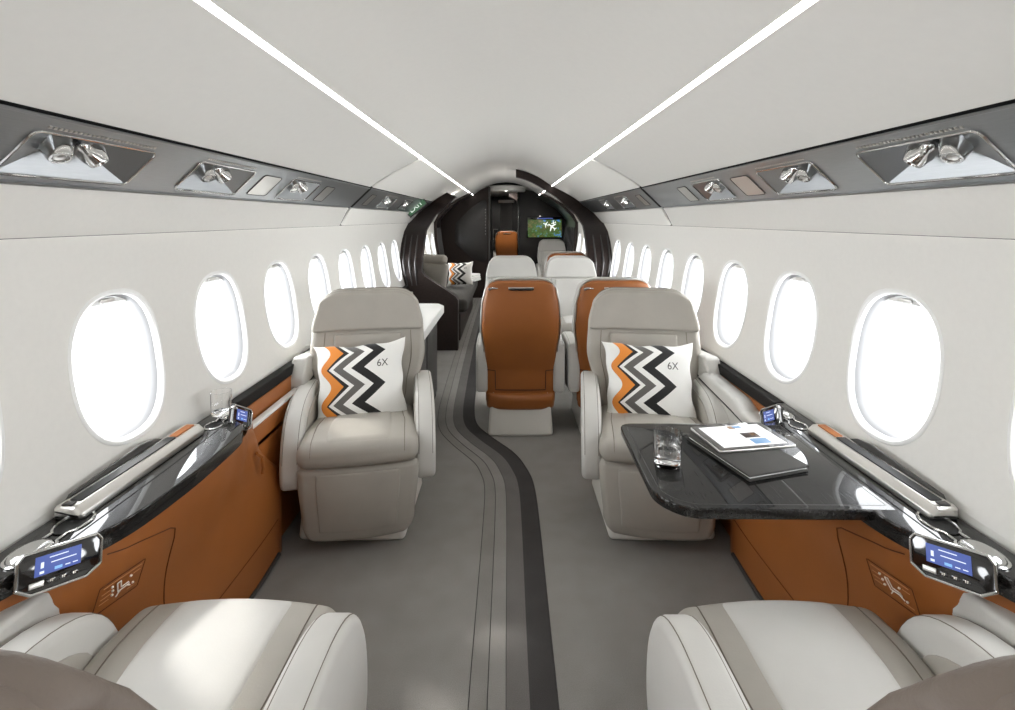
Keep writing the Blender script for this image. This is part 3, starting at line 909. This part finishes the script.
# ---------------- grab rails, cup holders, control units on the ledges
for s in (-1, 1):
    W_ = side_word[s]
    r = thing('ledge_rail', 'long satin silver rail with a dark slot on the %s window ledge' % W_, 'rail', (s * 1.042, 1.43, 0.703), 0, 'silver ledge rails')
    prof = round_poly([(-.038, 0), (.036, 0), (.036, .03), (.020, .036), (-.018, .034), (-.036, .018)], 0.008, 4)
    # profile (x,z) extruded along y
    b = slab([(-x * -1, z) for x, z in prof], -0.245, 0.245, 0.012, axis=1).mirrored(s)
    b.build('bar', 'satin', r)
    sl = slab(round_poly([(-.014, -.22), (.016, -.22), (.016, .13), (-.014, .13)], 0.006), 0.033, 0.0372, 0.001, axis=2, seg=1).mirrored(s); sl.build('slot', 'black', r)
    sl = slab(round_poly([(-.012, .135), (.014, .135), (.014, .225), (-.012, .225)], 0.005), 0.033, 0.0375, 0.001, axis=2, seg=1).mirrored(s); sl.build('slot_end', 'orange', r)
    pl = slab([(-0.235, 0.0), (0.2, 0.0), (0.1, 0.045), (0.04, 0.055), (-0.2, 0.04)], 0.028, 0.036, 0.003, axis=0).mirrored(s); pl.build('shade_flap', 'dark_grey', r)
    cb = pad((0.012, 0.008, 0.002), (0.004, -0.233, 0.036), 0.001, 1, 1).mirrored(s); cb.build('end_clip', 'dark_grey', r)
    for near in (True, False):
        yc = 1.125 if near else 1.775
        sg_ = 1 if near else -1
        c = thing('cup_holder', 'chrome cup holder with a flip lid at the %s end of the %s ledge' % ('near' if near else 'far', W_), 'cup holder', (s * 1.017 if near else s * 1.012, yc, 0.703), 0, 'ledge cup holders')
        # figure-of-eight rim: well and lid
        sc_ = 1.0 if near else 0.8
        rim = []
        for i in range(33):
            a = PI * 0.16 + (2 * PI - PI * 0.32) * i / 32
            rim.append((0.037 * math.sin(a + PI) * -1, -0.052 + 0.050 * math.cos(a + 0) * 1.0))
        loop = []
        for i in range(25):
            a = math.radians(30 + 300 * i / 24)
            loop.append((0.037 * math.sin(a), -0.056 + 0.047 * math.cos(a)))
        for i in range(25):
            a = math.radians(210 + 300 * i / 24)
            loop.append((0.033 * math.sin(a), 0.052 + 0.044 * math.cos(a)))
        loop = [(x * sc_, y * sc_ * sg_) for x, y in loop]
        tube([(x, y, 0.002) for x, y in loop], 0.0035 * sc_, True, 7).build('rim', 'chrome', c)
        well = lathe([(0.0005, 0.0006), (0.032, 0.0006), (0.0345, 0.003), (0.031, 0.0016), (0.0005, 0.0014)], 26, T=Matrix.Translation((0, 0.052 * sc_ * sg_, 0)) @ Matrix.Diagonal((1.0 * sc_, 1.3 * sc_, 1, 1))); well.build('well', 'black', c)
        lid = lathe([(0.0005, 0.0), (0.034, 0.0), (0.034, 0.004), (0.030, 0.011), (0.018, 0.015), (0.0005, 0.016)], 30, T=Matrix.Translation((0, -0.056 * sc_ * sg_, 0)) @ Matrix.Diagonal((1.0 * sc_, 1.28 * sc_, 1, 1))); lid.build('lid', 'chrome', c, angle=60)

def control_unit(o, xdir, ydir, w, h, label, nm, flip=False):
    """display unit: bezel, face, screen, keys; xdir along its length as read, ydir up its face"""
    r = thing(nm, label, 'control panel', o, 0, 'seat control panels')
    T = frame((0, 0, 0), xdir, ydir)
    ch = h * 0.42
    outl = [(-w / 2, h / 2), (w / 2 - ch * .5, h / 2), (w / 2, h / 2 - ch * .6), (w / 2, -h / 2 + ch * .5), (w / 2 - ch * .6, -h / 2), (-w / 2 + ch * .6, -h / 2), (-w / 2, -h / 2 + ch)]
    outl = round_poly([(-w / 2 + ch * .3, h / 2), (w / 2 - ch * .3, h / 2), (w / 2, h / 2 - ch * .4), (w / 2, -h / 2 + ch * .5), (w / 2 - ch * .8, -h / 2), (-w / 2 + ch * .8, -h / 2), (-w / 2, -h / 2 + ch * .5), (-w / 2, h / 2 - ch * .4)], h * 0.06, 4)
    MB().join(slab(outl, -0.016, 0.002, 0.004), T).build('housing', 'gloss_black', r)
    MB().join(tube([(x, y, 0.0025) for x, y in outl], h * 0.038, True, 8), T).build('bezel', 'chrome', r)
    sc = MB().join(pad((w * .27, h * .235, 0.0008), (-0.03 * w, h * .12, 0.003), 0.0004, 1, 1), T).build('screen', 'screen_blue', r)
    ic = MB()
    for x, y, a, c_ in ((-.22, .13, .035, .07), (-.22, -.04, .05, .03)):
        ic.join(pad((w * a / 2, h * c_ / 2 * 2, 0.0004), (x * w, y * h, 0.004), 0.0002, 1, 1), T)
    for x, y, a in ((-.03, .27, .22), (.03, .14, .3), (.08, -.03, .06), (.17, -.03, .06)):
        ic.join(pad((w * a / 2, h * .012, 0.0004), (x * w, y * h, 0.004), 0.0002, 1, 1), T)
    ic.build('screen_symbols', 'screen_white', sc)
    MB().join(pad((w * .045, h * .035, 0.0004), (-.03 * w, -.03 * h, 0.004), 0.0002, 1, 1), T).build('screen_highlight', 'screen_cyan', sc)
    for i, x in enumerate((-.1, .04, .17)):
        kk = MB().join(pad((w * .045, h * .06, 0.0012), (x * w, -h * .30, 0.002), 0.0008, 1, 1), T).build('key', 'gloss_black', r)
        kb = MB()
        for dx, dy, a, c_ in ((-.012, .0, .012, .03), (.012, .02, .02, .012), (.01, -.015, .014, .014)):
            kb.join(pad((w * a / 2, h * c_, 0.0003), ((x + dx) * w, h * (-.30 + dy), 0.0034), 0.0001, 1, 1), T)
        kb.build('key_symbol', 'print_white', kk)
    MB().join(pad((w * .085, h * .07, 0.0015), (-.27 * w, -h * .30, 0.003), 0.001, 1, 1), T).build('rocker_key', 'satin', r)
    return r
for s in (-1, 1):
    W_ = side_word[s]
    # near unit faces the aisle and the near seat
    d = Vector((-s * 0.07, 0.125, -0.026)).normalized()       # along the ledge edge, away from camera
    face = Vector((-s * 0.80, -0.45, 0.30)).normalized()
    xd = d if s < 0 else -d
    up = face.cross(xd)
    control_unit((s * 0.952, 1.068, 0.682), xd, up, 0.146, 0.077, 'seat control panel with blue screen at the near end of the %s ledge' % W_, 'control_panel')
    d = Vector((s * -0.02, 0.09, -0.055)).normalized(); face = Vector((-s * 0.90, -0.15, 0.30)).normalized()
    xd = d if s < 0 else -d
    up = face.cross(xd)
    control_unit((s * 0.958, 1.812, 0.697), xd, up, 0.108, 0.078, 'small seat control panel at the far corner of the %s ledge' % W_, 'control_panel')

# ================================================================== SEATS
def bw(z):
    """half width of the backrest at height z"""
    return interp([(0.42, .225), (0.55, .255), (0.72, .292), (0.85, .285), (0.98, .262), (1.05, .25)], z)
def byf(z):
    """y of the backrest's front face"""
    return 0.135 + (z - 0.46) * 0.19 + 0.02 * math.sin((z - 0.46) / 0.6 * PI)
def make_seat(label, shell, sx=1.0, pale=False, swivel=0.0, shell_detail=True, recline=0.0, back=None):
    """seat facing -y, origin on the floor under the cushion"""
    L1 = 'leather_pale' if pale else 'leather'
    root = thing('cabin_seat', label, 'seat', (0, 0, 0), 0)
    RZ = Matrix.Rotation(swivel, 4, 'Z')
    def put(mb, name, m, parent=None, rot=True, **k):
        for i, q in enumerate(mb.v):
            q = Vector((q.x * sx, q.y, q.z)); mb.v[i] = RZ @ q if rot else q
        return mb.build(name, m, parent if parent is not None else root, **k)
    # pedestal
    def fb(q):
        t = 1 - q.z / 0.30 * 0.10
        ch = 0.04 * max(0, abs(q.x) / 0.25 - 0.7) * (1 if q.y > 0 else -1)
        return (q.x * t, q.y * t - ch, q.z)
    put(pad((0.238, 0.245, 0.15), (0, 0.02, 0.15), 0.022, 3, 4, fb), 'base', 'base', rot=False)
    # leg rest
    def fl(q):
        z = q.z
        w = interp([(0.06, .205), (0.12, .232), (0.34, .25), (0.40, .248)], z) / 0.25
        y = q.y - 0.028 * math.sin(PI * min(1, max(0, (z - 0.05) / 0.36))) * (1 - (q.x / 0.27) ** 2) + (0.39 - z) * 0.06
        return (q.x * w, y, z + 0.014 * (1 - (q.x / 0.25) ** 2) * (-1 if z < 0.15 else 0))
    lr = put(pad((0.25, 0.045, 0.162), (0, -0.275, 0.224), 0.03, 4, 8, fl), 'leg_rest', L1)
    put(pad((0.172, 0.008, 0.118), (0, -0.318, 0.238), 0.007, 2, 8, fl), 'leg_rest_inset', L1, lr)
    # cushion
    def fc(q):
        z = q.z
        top = max(0, (z - 0.40) / 0.08)
        z2 = z + top * (0.016 * (1 - (q.x / 0.26) ** 2) + 0.018 * math.exp(-((q.y + 0.20) / 0.12) ** 2) - 0.03 * max(0, (q.y - 0.0)) / 0.2)
        w = 1.0 if q.y < -0.16 else 1.0 - 0.07 * min(1, (q.y + 0.16) / 0.14)
        yy = q.y - 0.014 * math.cos(q.x / 0.25 * PI / 2) * (1 if q.y < -0.2 else 0)
        return (q.x * w, yy, z2)
    cu = MB()
    cush = put(pad((0.250, 0.255, 0.048), (0, -0.088, 0.430), 0.042, 5, 8, fc), 'seat_cushion', 'leather')
    put(pad((0.158, 0.245, 0.046), (0, -0.092, 0.4345), 0.040, 5, 8, fc), 'cushion_inset', L1, cush)
    sm = MB()
    for x in (-.19, .19):
        P = []
        for i in range(25):
            t = i / 24
            if t < 0.72: y = 0.13 - (0.13 + 0.30) * t / 0.72; z = 0.478
            else:
                a = (t - 0.72) / 0.28 * PI * 0.55; y = -0.30 - 0.042 * math.sin(a); z = 0.436 + 0.042 * math.cos(a)
            q = Vector(fc(Vector((x, y, z)))); P.append(q + Vector((0, 0, .0002)))
        put(tube(P, 0.0016, seg=5), 'cushion_seam', 'seam', cush)
    # backrest
    LB = back or L1
    def byf(z): return 0.135 + (z - 0.46) * (0.19 + recline) + 0.02 * math.sin((z - 0.46) / 0.6 * PI)
    def fback(q):
        z = q.z; w = bw(z) / 0.25
        x = q.x * w
        t = (q.y + 0.055) / 0.11                 # 0 front .. 1 rear
        y = byf(z) + t * interp([(0.42, .10), (0.7, .12), (1.04, .085)], z)
        if t < 0.5: y -= 0.030 * (abs(x) / 0.29) ** 3 * (1 - max(0, z - .7) * 0.4)    # bolster wings
        else: y -= 0.035 * (abs(x) / 0.29) ** 4
        # rounded top corners
        if z > 0.94:
            k = max(0, abs(q.x) - 0.13) / 0.12
            z = z - 0.052 * k ** 2.4 * (z - 0.94) / 0.1
        return (x, y, z)
    bk = put(pad((0.25, 0.055, 0.312), (0, 0, 0.732), 0.034, 5, (22, 2, 20), fback), 'backrest', LB)
    def fpan(q):
        p = Vector(fback(Vector((q.x * .25 / .25, -0.055, q.z)))); p.y += q.y; return p
    put(pad((0.150, 0.012, 0.185), (0, -0.001, 0.635), 0.011, 3, (6, 1, 8), fpan), 'backrest_inset', LB, bk)
    def fhead(q):
        p = Vector(fback(Vector((q.x, -0.055, q.z)))); p.y += q.y
        return p
    put(pad((0.247, 0.022, 0.100), (0, -0.002, 0.936), 0.018, 5, (22, 1, 10), fhead), 'headrest', LB, bk)
    sm = MB()
    for x in (-.19, .19):
        put(tube([Vector(fback(Vector((x, -0.055, 0.48 + 0.35 * i / 14)))) + Vector((0, -0.0012, 0)) for i in range(15)], 0.0016, seg=5), 'backrest_seam', 'seam', bk)
    # rear shell
    def fshell(q):
        z = q.z; w = (bw(z) if z > 0.72 else interp([(0.2, .268), (0.55, .272), (0.72, .292)], z)) / 0.25
        x = q.x * w
        y = byf(z) + interp([(0.2, .10), (0.42, .10), (0.7, .12), (1.04, .085)], z) + 0.010 + q.y - 0.05 * (abs(x) / 0.29) ** 4
        if z < 0.42: y = byf(0.42) + 0.11 + q.y - (0.42 - z) * 0.08 - 0.05 * (abs(x) / 0.29) ** 4; 
        if z > 0.92:
            k = max(0, abs(q.x) - 0.13) / 0.12
            z = z - 0.055 * k ** 2.4 * (z - 0.92) / 0.12
        return (x, y, z)
    hz = (1.030 - 0.20) / 2
    sh = put(pad((0.238, 0.022, hz), (0, 0, 0.20 + hz), 0.02, 4, (22, 1, 24), fshell), 'back_shell', shell)
    def fs2(x, z, off): 
        p = Vector(fshell(Vector((x, 0.022, z)))); p.y += off; return p
    # pale piping round the shell
    outl = round_poly([(-.243, .30), (-.243, 1.036), (.243, 1.036), (.243, .30)], 0.0)
    P = []
    for i in range(19): P.append((-.244, .34 + (1.02 - .34) * i / 18))
    for i in range(1, 18): P.append((-.244 + .488 * i / 18, 1.040))
    for i in range(19): P.append((.244, 1.02 - (1.02 - .34) * i / 18))
    put(tube([Vector(fshell(Vector((x, 0.0, z)))) for x, z in P], 0.0065 if shell == 'orange' else 0.003, seg=7), 'piping', 'satin' if shell == 'orange' else 'seam', sh)
    if shell_detail:
        # slot handle, latch, lower table flap joint
        hb = MB()
        hp_ = [fs2(-0.085 + 0.17 * i / 10, 0.975, 0.004) for i in range(11)]
        hb.join(tube(hp_, lambda t: 0.004 + 0.006 * math.sin(PI * t) ** 0.4, seg=8))
        put(hb, 'pull_slot', 'gloss_black', sh)
        put(tube([p + Vector((0, 0.004, 0.010)) for p in hp_], 0.0045, seg=7), 'pull_handle', 'satin', sh)
        lb = MB().join(tube([fs2(0.215 - .012 * i, 0.985 + 0.004 * math.sin(i), 0.004) for i in range(6)], lambda t: 0.004 + 0.006 * (1 - t), seg=8))
        put(lb, 'coat_hook', 'chrome', sh)
        jb = MB()
        path = [(-.236, .43), (-.17, .43), (-.17, .30), (.17, .30), (.17, .43), (.236, .43)]
        P = []
        for (a, b_), (c, d) in zip(path, path[1:]):
            for i in range(8): P.append(fs2(a + (c - a) * i / 8, b_ + (d - b_) * i / 8, 0.0005))
        jb.join(tube(P, 0.003, seg=5)); put(jb, 'flap_joint', 'black', sh)
        def flow(q):
            return (q.x, q.y - 0.05 * (abs(q.x) / 0.25) ** 4 + 0.012 * (1 - abs(q.z - .24) / 0.06), q.z)
        put(pad((0.250, 0.03, 0.055), (0, 0.237, 0.225), 0.025, 3, 6, flow), 'lower_shell', shell, sh)
    # arm rests
    for s in (-1, 1):
        prof = [(v.x, v.y) for v in spline([(.235, .30, 0), (.25, .45, 0), (.245, .585, 0), (.20, .606, 0), (.05, .614, 0), (-.10, .606, 0), (-.205, .562, 0), (-.268, .475, 0), (-.290, .365, 0), (-.275, .285, 0), (-.22, .275, 0), (0.0, .275, 0), (.2, .28, 0)], 4, True)]
        x0, x1 = (0.238, 0.325)
        a = slab(prof, x0, x1, 0.022, axis=0, seg=4).mirrored(s)
        ao = put(a, 'armrest', 'leather_pale', angle=55)
        ip = [(v.x, v.y) for v in spline([(.20, .40, 0), (.20, .545, 0), (.12, .560, 0), (-.06, .558, 0), (-.17, .505, 0), (-.22, .40, 0), (-.215, .36, 0), (0, .36, 0)], 4, True)]
        put(slab(ip, x0 - 0.006, x0 + 0.01, 0.006, axis=0, seg=2).mirrored(s), 'armrest_pad', 'leather', ao)
        for xx in (x0 + 0.014, x1 - 0.014):
            # seam lines along the top
            P = [(s * xx, y, z) for y, z in [(p[0], p[1]) for p in prof[8:32]]]
            C = Vector((0, 0.0, 0.42))
            P = [Vector(p) + Vector((0, (p[1] - C.y) * 0.004, (p[2] - C.z) * 0.004)) for p in P]
            put(tube([Vector((p.x - s * 0 , p.y, p.z)) - Vector((0, 0, 0.0065)) if False else p - (p - Vector((p.x, 0, .42))).normalized() * 0.0035 for p in P], 0.0016, seg=5), 'armrest_seam', 'seam', ao)
    return root
def place(o, x, y, rz=0.0):
    o.location = (x, y, 0); o.rotation_euler = (0, 0, rz); return o
G1 = 'cabin seats'
near_l = place(make_seat('pale leather seat at the bottom left, seen from behind its taupe backrest', 'taupe', shell_detail=False, pale=True, recline=0.36, back='taupe'), -0.645, 0.885, PI)
near_r = copy_tree(near_l); place(near_r, 0.648, 0.88, PI); near_r['label'] = 'pale leather seat at the bottom right, seen from behind its taupe backrest'
far_l = place(make_seat('greige leather seat facing us with a zigzag pillow, left of the aisle', 'leather_pale', swivel=math.radians(11), shell_detail=False), -0.682, 2.42)
far_r = place(make_seat('greige leather seat facing us with a zigzag pillow, behind the folding table', 'leather_pale', swivel=math.radians(-8), shell_detail=False), 0.692, 2.42)
mid_o = place(make_seat('orange-backed seat beside the aisle with its whole back in view', 'orange', sx=0.9, pale=True), 0.095, 3.52, PI)
mid_o2 = copy_tree(mid_o); place(mid_o2, 0.70, 3.52, PI); mid_o2['label'] = 'orange-backed seat half hidden behind the right-hand pillow seat'
mid_g = place(make_seat('pale seat facing us directly behind the aisle orange-backed seat', 'orange', sx=0.9, pale=True), 0.055, 4.78)
mid_g2 = copy_tree(mid_g); place(mid_g2, 0.648, 4.78); mid_g2['label'] = 'pale seat facing us in front of a thin orange seat-back edge'
fwd_o = copy_tree(mid_o); place(fwd_o, 0.70, 6.05, PI); fwd_o['label'] = 'seat showing only an orange back edge above a pale headrest'
lounge = copy_tree(mid_g); place(lounge, 0.84, 8.95); lounge['label'] = 'small pale seat below the moving map screen'
crew = copy_tree(mid_o); place(crew, 0.02, 12.0, PI); crew.scale = (1.1, 1.1, 1.1); crew['label'] = 'tiny orange-backed seat inside the far passage'
for o in (near_l, near_r, far_l, far_r, mid_o, mid_o2, mid_g, mid_g2, fwd_o, lounge, crew): o['group'] = G1

# ================================================================== PILLOWS
def make_pillow(label, w=0.45, h=0.40, t=0.085):
    n = 36
    def S(u, v, sgn):
        x = w / 2 * u * (1 - 0.125 * (1 - v * v) ** 0.8 * abs(u)) + 0.004 * math.sin(9 * v + 1)* abs(u) ** 4
        z = h / 2 * v * (1 - 0.105 * (1 - u * u) ** 0.8 * abs(v)) + 0.004 * math.sin(8 * u) * abs(v) ** 4
        d = max(0, (1 - u * u) * (1 - v * v)) ** 0.42
        wr = 0.003 * math.sin(5 * u + 7 * v) * abs(u * v)
        return Vector((x, sgn * (t * d + wr * (1 if d > 0.05 else 0)), z))
    vs = []; uvs = []; fs = []
    idx = {}
    for sgn in (-1, 1):
        for i in range(n + 1):
            for j in range(n + 1):
                u, v = math.sin((-1 + 2 * i / n) * PI / 2), math.sin((-1 + 2 * j / n) * PI / 2)
                edge_ = i in (0, n) or j in (0, n)
                if edge_ and sgn == 1: idx[(sgn, i, j)] = idx[(-1, i, j)]; continue
                idx[(sgn, i, j)] = len(vs); vs.append(S(u, v, sgn)); uvs.append(((u + 1) / 2, (v + 1) / 2))
        for i in range(n):
            for j in range(n):
                q = [idx[(sgn, i, j)], idx[(sgn, i + 1, j)], idx[(sgn, i + 1, j + 1)], idx[(sgn, i, j + 1)]]
                fs.append(q if sgn < 0 else q[::-1])
    me = bpy.data.meshes.new('cover'); me.from_pydata([tuple(v) for v in vs], [], fs)
    me.materials.append(M['pillow'])
    uvl = me.uv_layers.new(name='UVMap')
    for lp in me.loops: uvl.data[lp.index].uv = uvs[lp.vertex_index]
    me.polygons.foreach_set('use_smooth', [True] * len(me.polygons)); me.update()
    o = bpy.data.objects.new('throw_pillow', me); COL.objects.link(o)
    tag(o, label, 'pillow', None, 'thing'); o['group'] = 'zigzag pillows'
    tv, tf = text_mesh('6X', 0.062)
    b = MB()
    P = []
    for v in tv:
        u_, v_ = 0.50 + v.x * 0.8 / (w / 2), 0.42 + v.y * 0.85 / (h / 2)
        q = S(u_, v_, -1); q.y -= 0.0012; P.append(q)
    b.add(P, tf); b.build('printed_mark', 'dark_grey', o, recalc=False, smooth=False)
    return o
pl = make_pillow('white cushion with orange, grey and black zigzags on the left seat')
pr_ = copy_tree(pl); pr_['label'] = 'white cushion with orange, grey and black zigzags behind the table'
ps = copy_tree(pl); ps['label'] = 'small distant zigzag cushion lying on the dark sofa'
def lean(o, x, y, z, rz, tilt, roll=0.0, sc=1.0):
    o.rotation_mode = 'XYZ'
    o.matrix_world = Matrix.Translation((x, y, z)) @ Matrix.Rotation(rz, 4, 'Z') @ Matrix.Rotation(tilt, 4, 'X') @ Matrix.Rotation(roll, 4, 'Y') @ Matrix.Diagonal((sc, sc, sc, 1))
lean(pl, -0.712, 2.465, 0.612, math.radians(11), math.radians(-20), math.radians(-3))
lean(pr_, 0.702, 2.455, 0.612, math.radians(-8), math.radians(-20), math.radians(0))

# ================================================================== TABLE AND THINGS ON IT
tb = thing('folding_table', 'black lacquered folding table reaching out from the right ledge', 'table', (0.70, 1.5, 0))
TT = 0.678
out = round_poly([(0.385, 1.30), (0.45, 1.235), (0.965, 1.228), (0.965, 1.755), (0.395, 1.755)], [0.12, 0.10, 0.004, 0.004, 0.045], 8)
b = slab(out, TT - 0.001, TT + 0.026, 0.005)
for q in b.v: q.x -= 0.70; q.y -= 1.5
b.build('tabletop', 'wood', tb, angle=30)
b = tube([(x - 0.70, y - 1.5, TT + 0.0258) for x, y in round_poly([(0.405, 1.31), (0.46, 1.255), (0.95, 1.25), (0.95, 1.735), (0.415, 1.735)], [0.11, 0.09, 0.004, 0.004, 0.04], 6)], 0.0009, True, 5)
b.build('inlay_line', 'dark_grey', tb)
sup_ = pad((0.05, 0.18, 0.012), (0.28, 0.02, TT - 0.013), 0.005, 2, 1); sup_.build('hinge_bracket', 'dark_grey', tb)
ZT = TT + 0.026
# leather folio
fo_ = thing('leather_folio', 'closed dark leather folio lying on the table under the tablet', 'folio', (0.722, 1.520, ZT), math.radians(16))
pad((0.102, 0.138, 0.003), (0, 0, 0.003), 0.003, 2, 1).build('back_cover', 'blanket', fo_)
pad((0.097, 0.133, 0.004), (0.002, 0.001, 0.009), 0.002, 1, 1).build('pages', 'paper', fo_)
pad((0.103, 0.139, 0.003), (0, 0, 0.0155), 0.003, 2, 1).build('front_cover', 'blanket', fo_)
tube([(x, y, 0.0175) for x, y in round_poly([(-.097, -.133), (.097, -.133), (.097, .133), (-.097, .133)], 0.01)], 0.001, True, 5).build('stitching', 'satin', fo_)
ta = thing('tablet', 'tablet showing a white page with pictures, resting on the folio', 'tablet', (0.748, 1.590, ZT + 0.0185), math.radians(9))
tbm = slab(round_poly([(-.128, -.088), (.128, -.088), (.128, .088), (-.128, .088)], 0.012), 0, 0.009, 0.003); tbm.build('housing', 'satin', ta)
slab(round_poly([(-.126, -.086), (.126, -.086), (.126, .086), (-.126, .086)], 0.011), 0.0085, 0.0098, 0.0004, seg=1).build('front_glass', 'gloss_black', ta)
scn = pad((.105, .072, .0004), (0, 0, .0100), .0002, 1, 1).build('screen', 'page', ta)
def blocks(lst, nm, m):
    b = MB()
    for x, y, w_, h_ in lst: b.join(pad((w_ / 2, h_ / 2, .0003), (x, y, .0106), .0001, 1, 1))
    b.build(nm, m, scn)
blocks([(0.028, -0.004, .052, .034)], 'picture', 'page_dark'); blocks([(0.034, -0.046, .056, .034), (.02, .058, .03, .014)], 'picture', 'page_blue')
blocks([(0.04, .0, .02, .02), (0.0, .056, .02, .02)], 'picture', 'page_tan')
blocks([(-.05, .05 - .009 * i, .075 - .01 * (i % 3), .0022) for i in range(11)] + [(.08, .04 - .01 * i, .03, .0022) for i in range(8)], 'text_lines', 'page_text')
def tumbler(label, loc, r=0.040, h=0.092, water=0.5):
    t = thing('tumbler', label, 'glass', loc, 0, 'drinking glasses')
    prof = [(0.0005, 0), (r * .86, 0), (r * .93, .004), (r, h * .6), (r * 1.02, h), (r * .965, h), (r * .94, h * .6), (r * .87, .014), (r * .6, .011), (0.0005, .011)]
    lathe(prof, 32).build('glass_body', 'crystal', t, angle=50)
    if water:
        hw = h * water
        lathe([(0.0005, .0116), (r * .6, .0116), (r * .865, .0146), (r * .93, hw), (0.0005, hw)], 32).build('water', 'water', t, angle=50)
    return t
tumbler('tumbler of water standing on the black folding table', (0.472, 1.462, ZT), 0.040, 0.094, 0.55)
tumbler('empty clear tumbler on the far end of the left window ledge', (-1.026, 1.80, 0.7185), 0.034, 0.082, 0)

# ================================================================== CREDENZA AND SOFA ON THE LEFT
cr = thing('credenza', 'low cabinet with a white top behind the left pillow seat', 'cabinet', (-0.76, 3.45, 0))
b = slab(round_poly([(-1.042, 2.90), (-0.50, 2.90), (-0.49, 3.96), (-0.545, 4.06), (-1.042, 4.08)], [0.004, 0.01, 0.05, 0.04, 0.004]), 0.675, 0.735, 0.008)
for q in b.v: q.x += 0.76; q.y -= 3.45
b.build('top', 'white', cr)
pad((0.213, 0.54, 0.3375), (-0.013, 0.03, 0.3375), 0.008, 2, 1).build('body', 'brown', cr)
for i in range(2):
    pad((0.006, 0.25, 0.29), (0.204, -0.235 + 0.53 * i, 0.34), 0.004, 2, 1).build('door', 'darkwall', cr)
# sofa with its angled end rest
so = thing('sofa', 'charcoal side sofa with a grey leather end rest on the left', 'sofa', (-0.8, 6.9, 0))
pad((0.27, 1.08, 0.16), (0.0, 0.0, 0.16), 0.02, 2, 2).build('sofa_base', 'brown', so)
def fso(q): return (q.x, q.y, q.z + 0.012 * math.cos(q.y * 1.4) * (1 if q.z > 0.4 else 0))
pad((0.315, 1.09, 0.075), (0.035, 0.0, 0.405), 0.05, 4, (3, 1, 8), fso).build('seat_cushion', 'blanket', so)
pad((0.05, 1.09, 0.17), (-0.265, 0.0, 0.62), 0.03, 3, 2, lambda q: (q.x - (q.z - .45) * .1, q.y, q.z)).build('back_cushion', 'blanket', so)
RR = Matrix.Rotation(math.radians(-28), 3, 'Z') @ Matrix.Rotation(math.radians(-14), 3, 'X')
er = pad((0.19, 0.05, 0.20), (-0.115, -0.56, 0.665), 0.045, 4, 4, None, RR).build('end_rest', 'leather', so)
RR2 = RR
pad((0.195, 0.06, 0.06), (-0.125, -0.50, 0.905), 0.05, 4, 4, None, RR2).build('end_rest_roll', 'leather', er)
lean(ps, -0.63, 6.9, 0.665, math.radians(-12), math.radians(-16), math.radians(-4), 0.82)
bl = thing('folded_throw', 'folded white throw at the far end of the dark sofa', 'throw', (-0.52, 7.6, 0.482), math.radians(-20))
for i in range(3): pad((0.10 - .01 * i, 0.13, 0.018), (0.004 * i, 0, 0.018 + 0.034 * i), 0.014, 3, 2).build('fold', 'white', bl)

# fill lights added out of view to brighten the forward lounge and passage
for x, y, z, nm in ((0.82, 7.1, 1.728, 'added fill light hidden under the right overhead panel of the forward lounge'), (-0.82, 7.1, 1.728, 'added fill light hidden under the left overhead panel of the forward lounge'), (0.0, 10.9, 2.02, 'added fill light hidden in the passage ceiling')):
    dl = thing('fill_light', nm, 'light', (x, y, z), 0, 'added fill lights')
    lathe([(0.0005, -0.006), (0.045, -0.006), (0.045, 0.0), (0.0005, 0.002)], 20).build('lens', 'fill_lamp' if y < 9 else 'fill_lamp_bright', dl)
    lathe([(0.046, -0.004), (0.055, -0.008), (0.06, 0.0), (0.046, 0.0)], 20).build('ring', 'satin', dl)
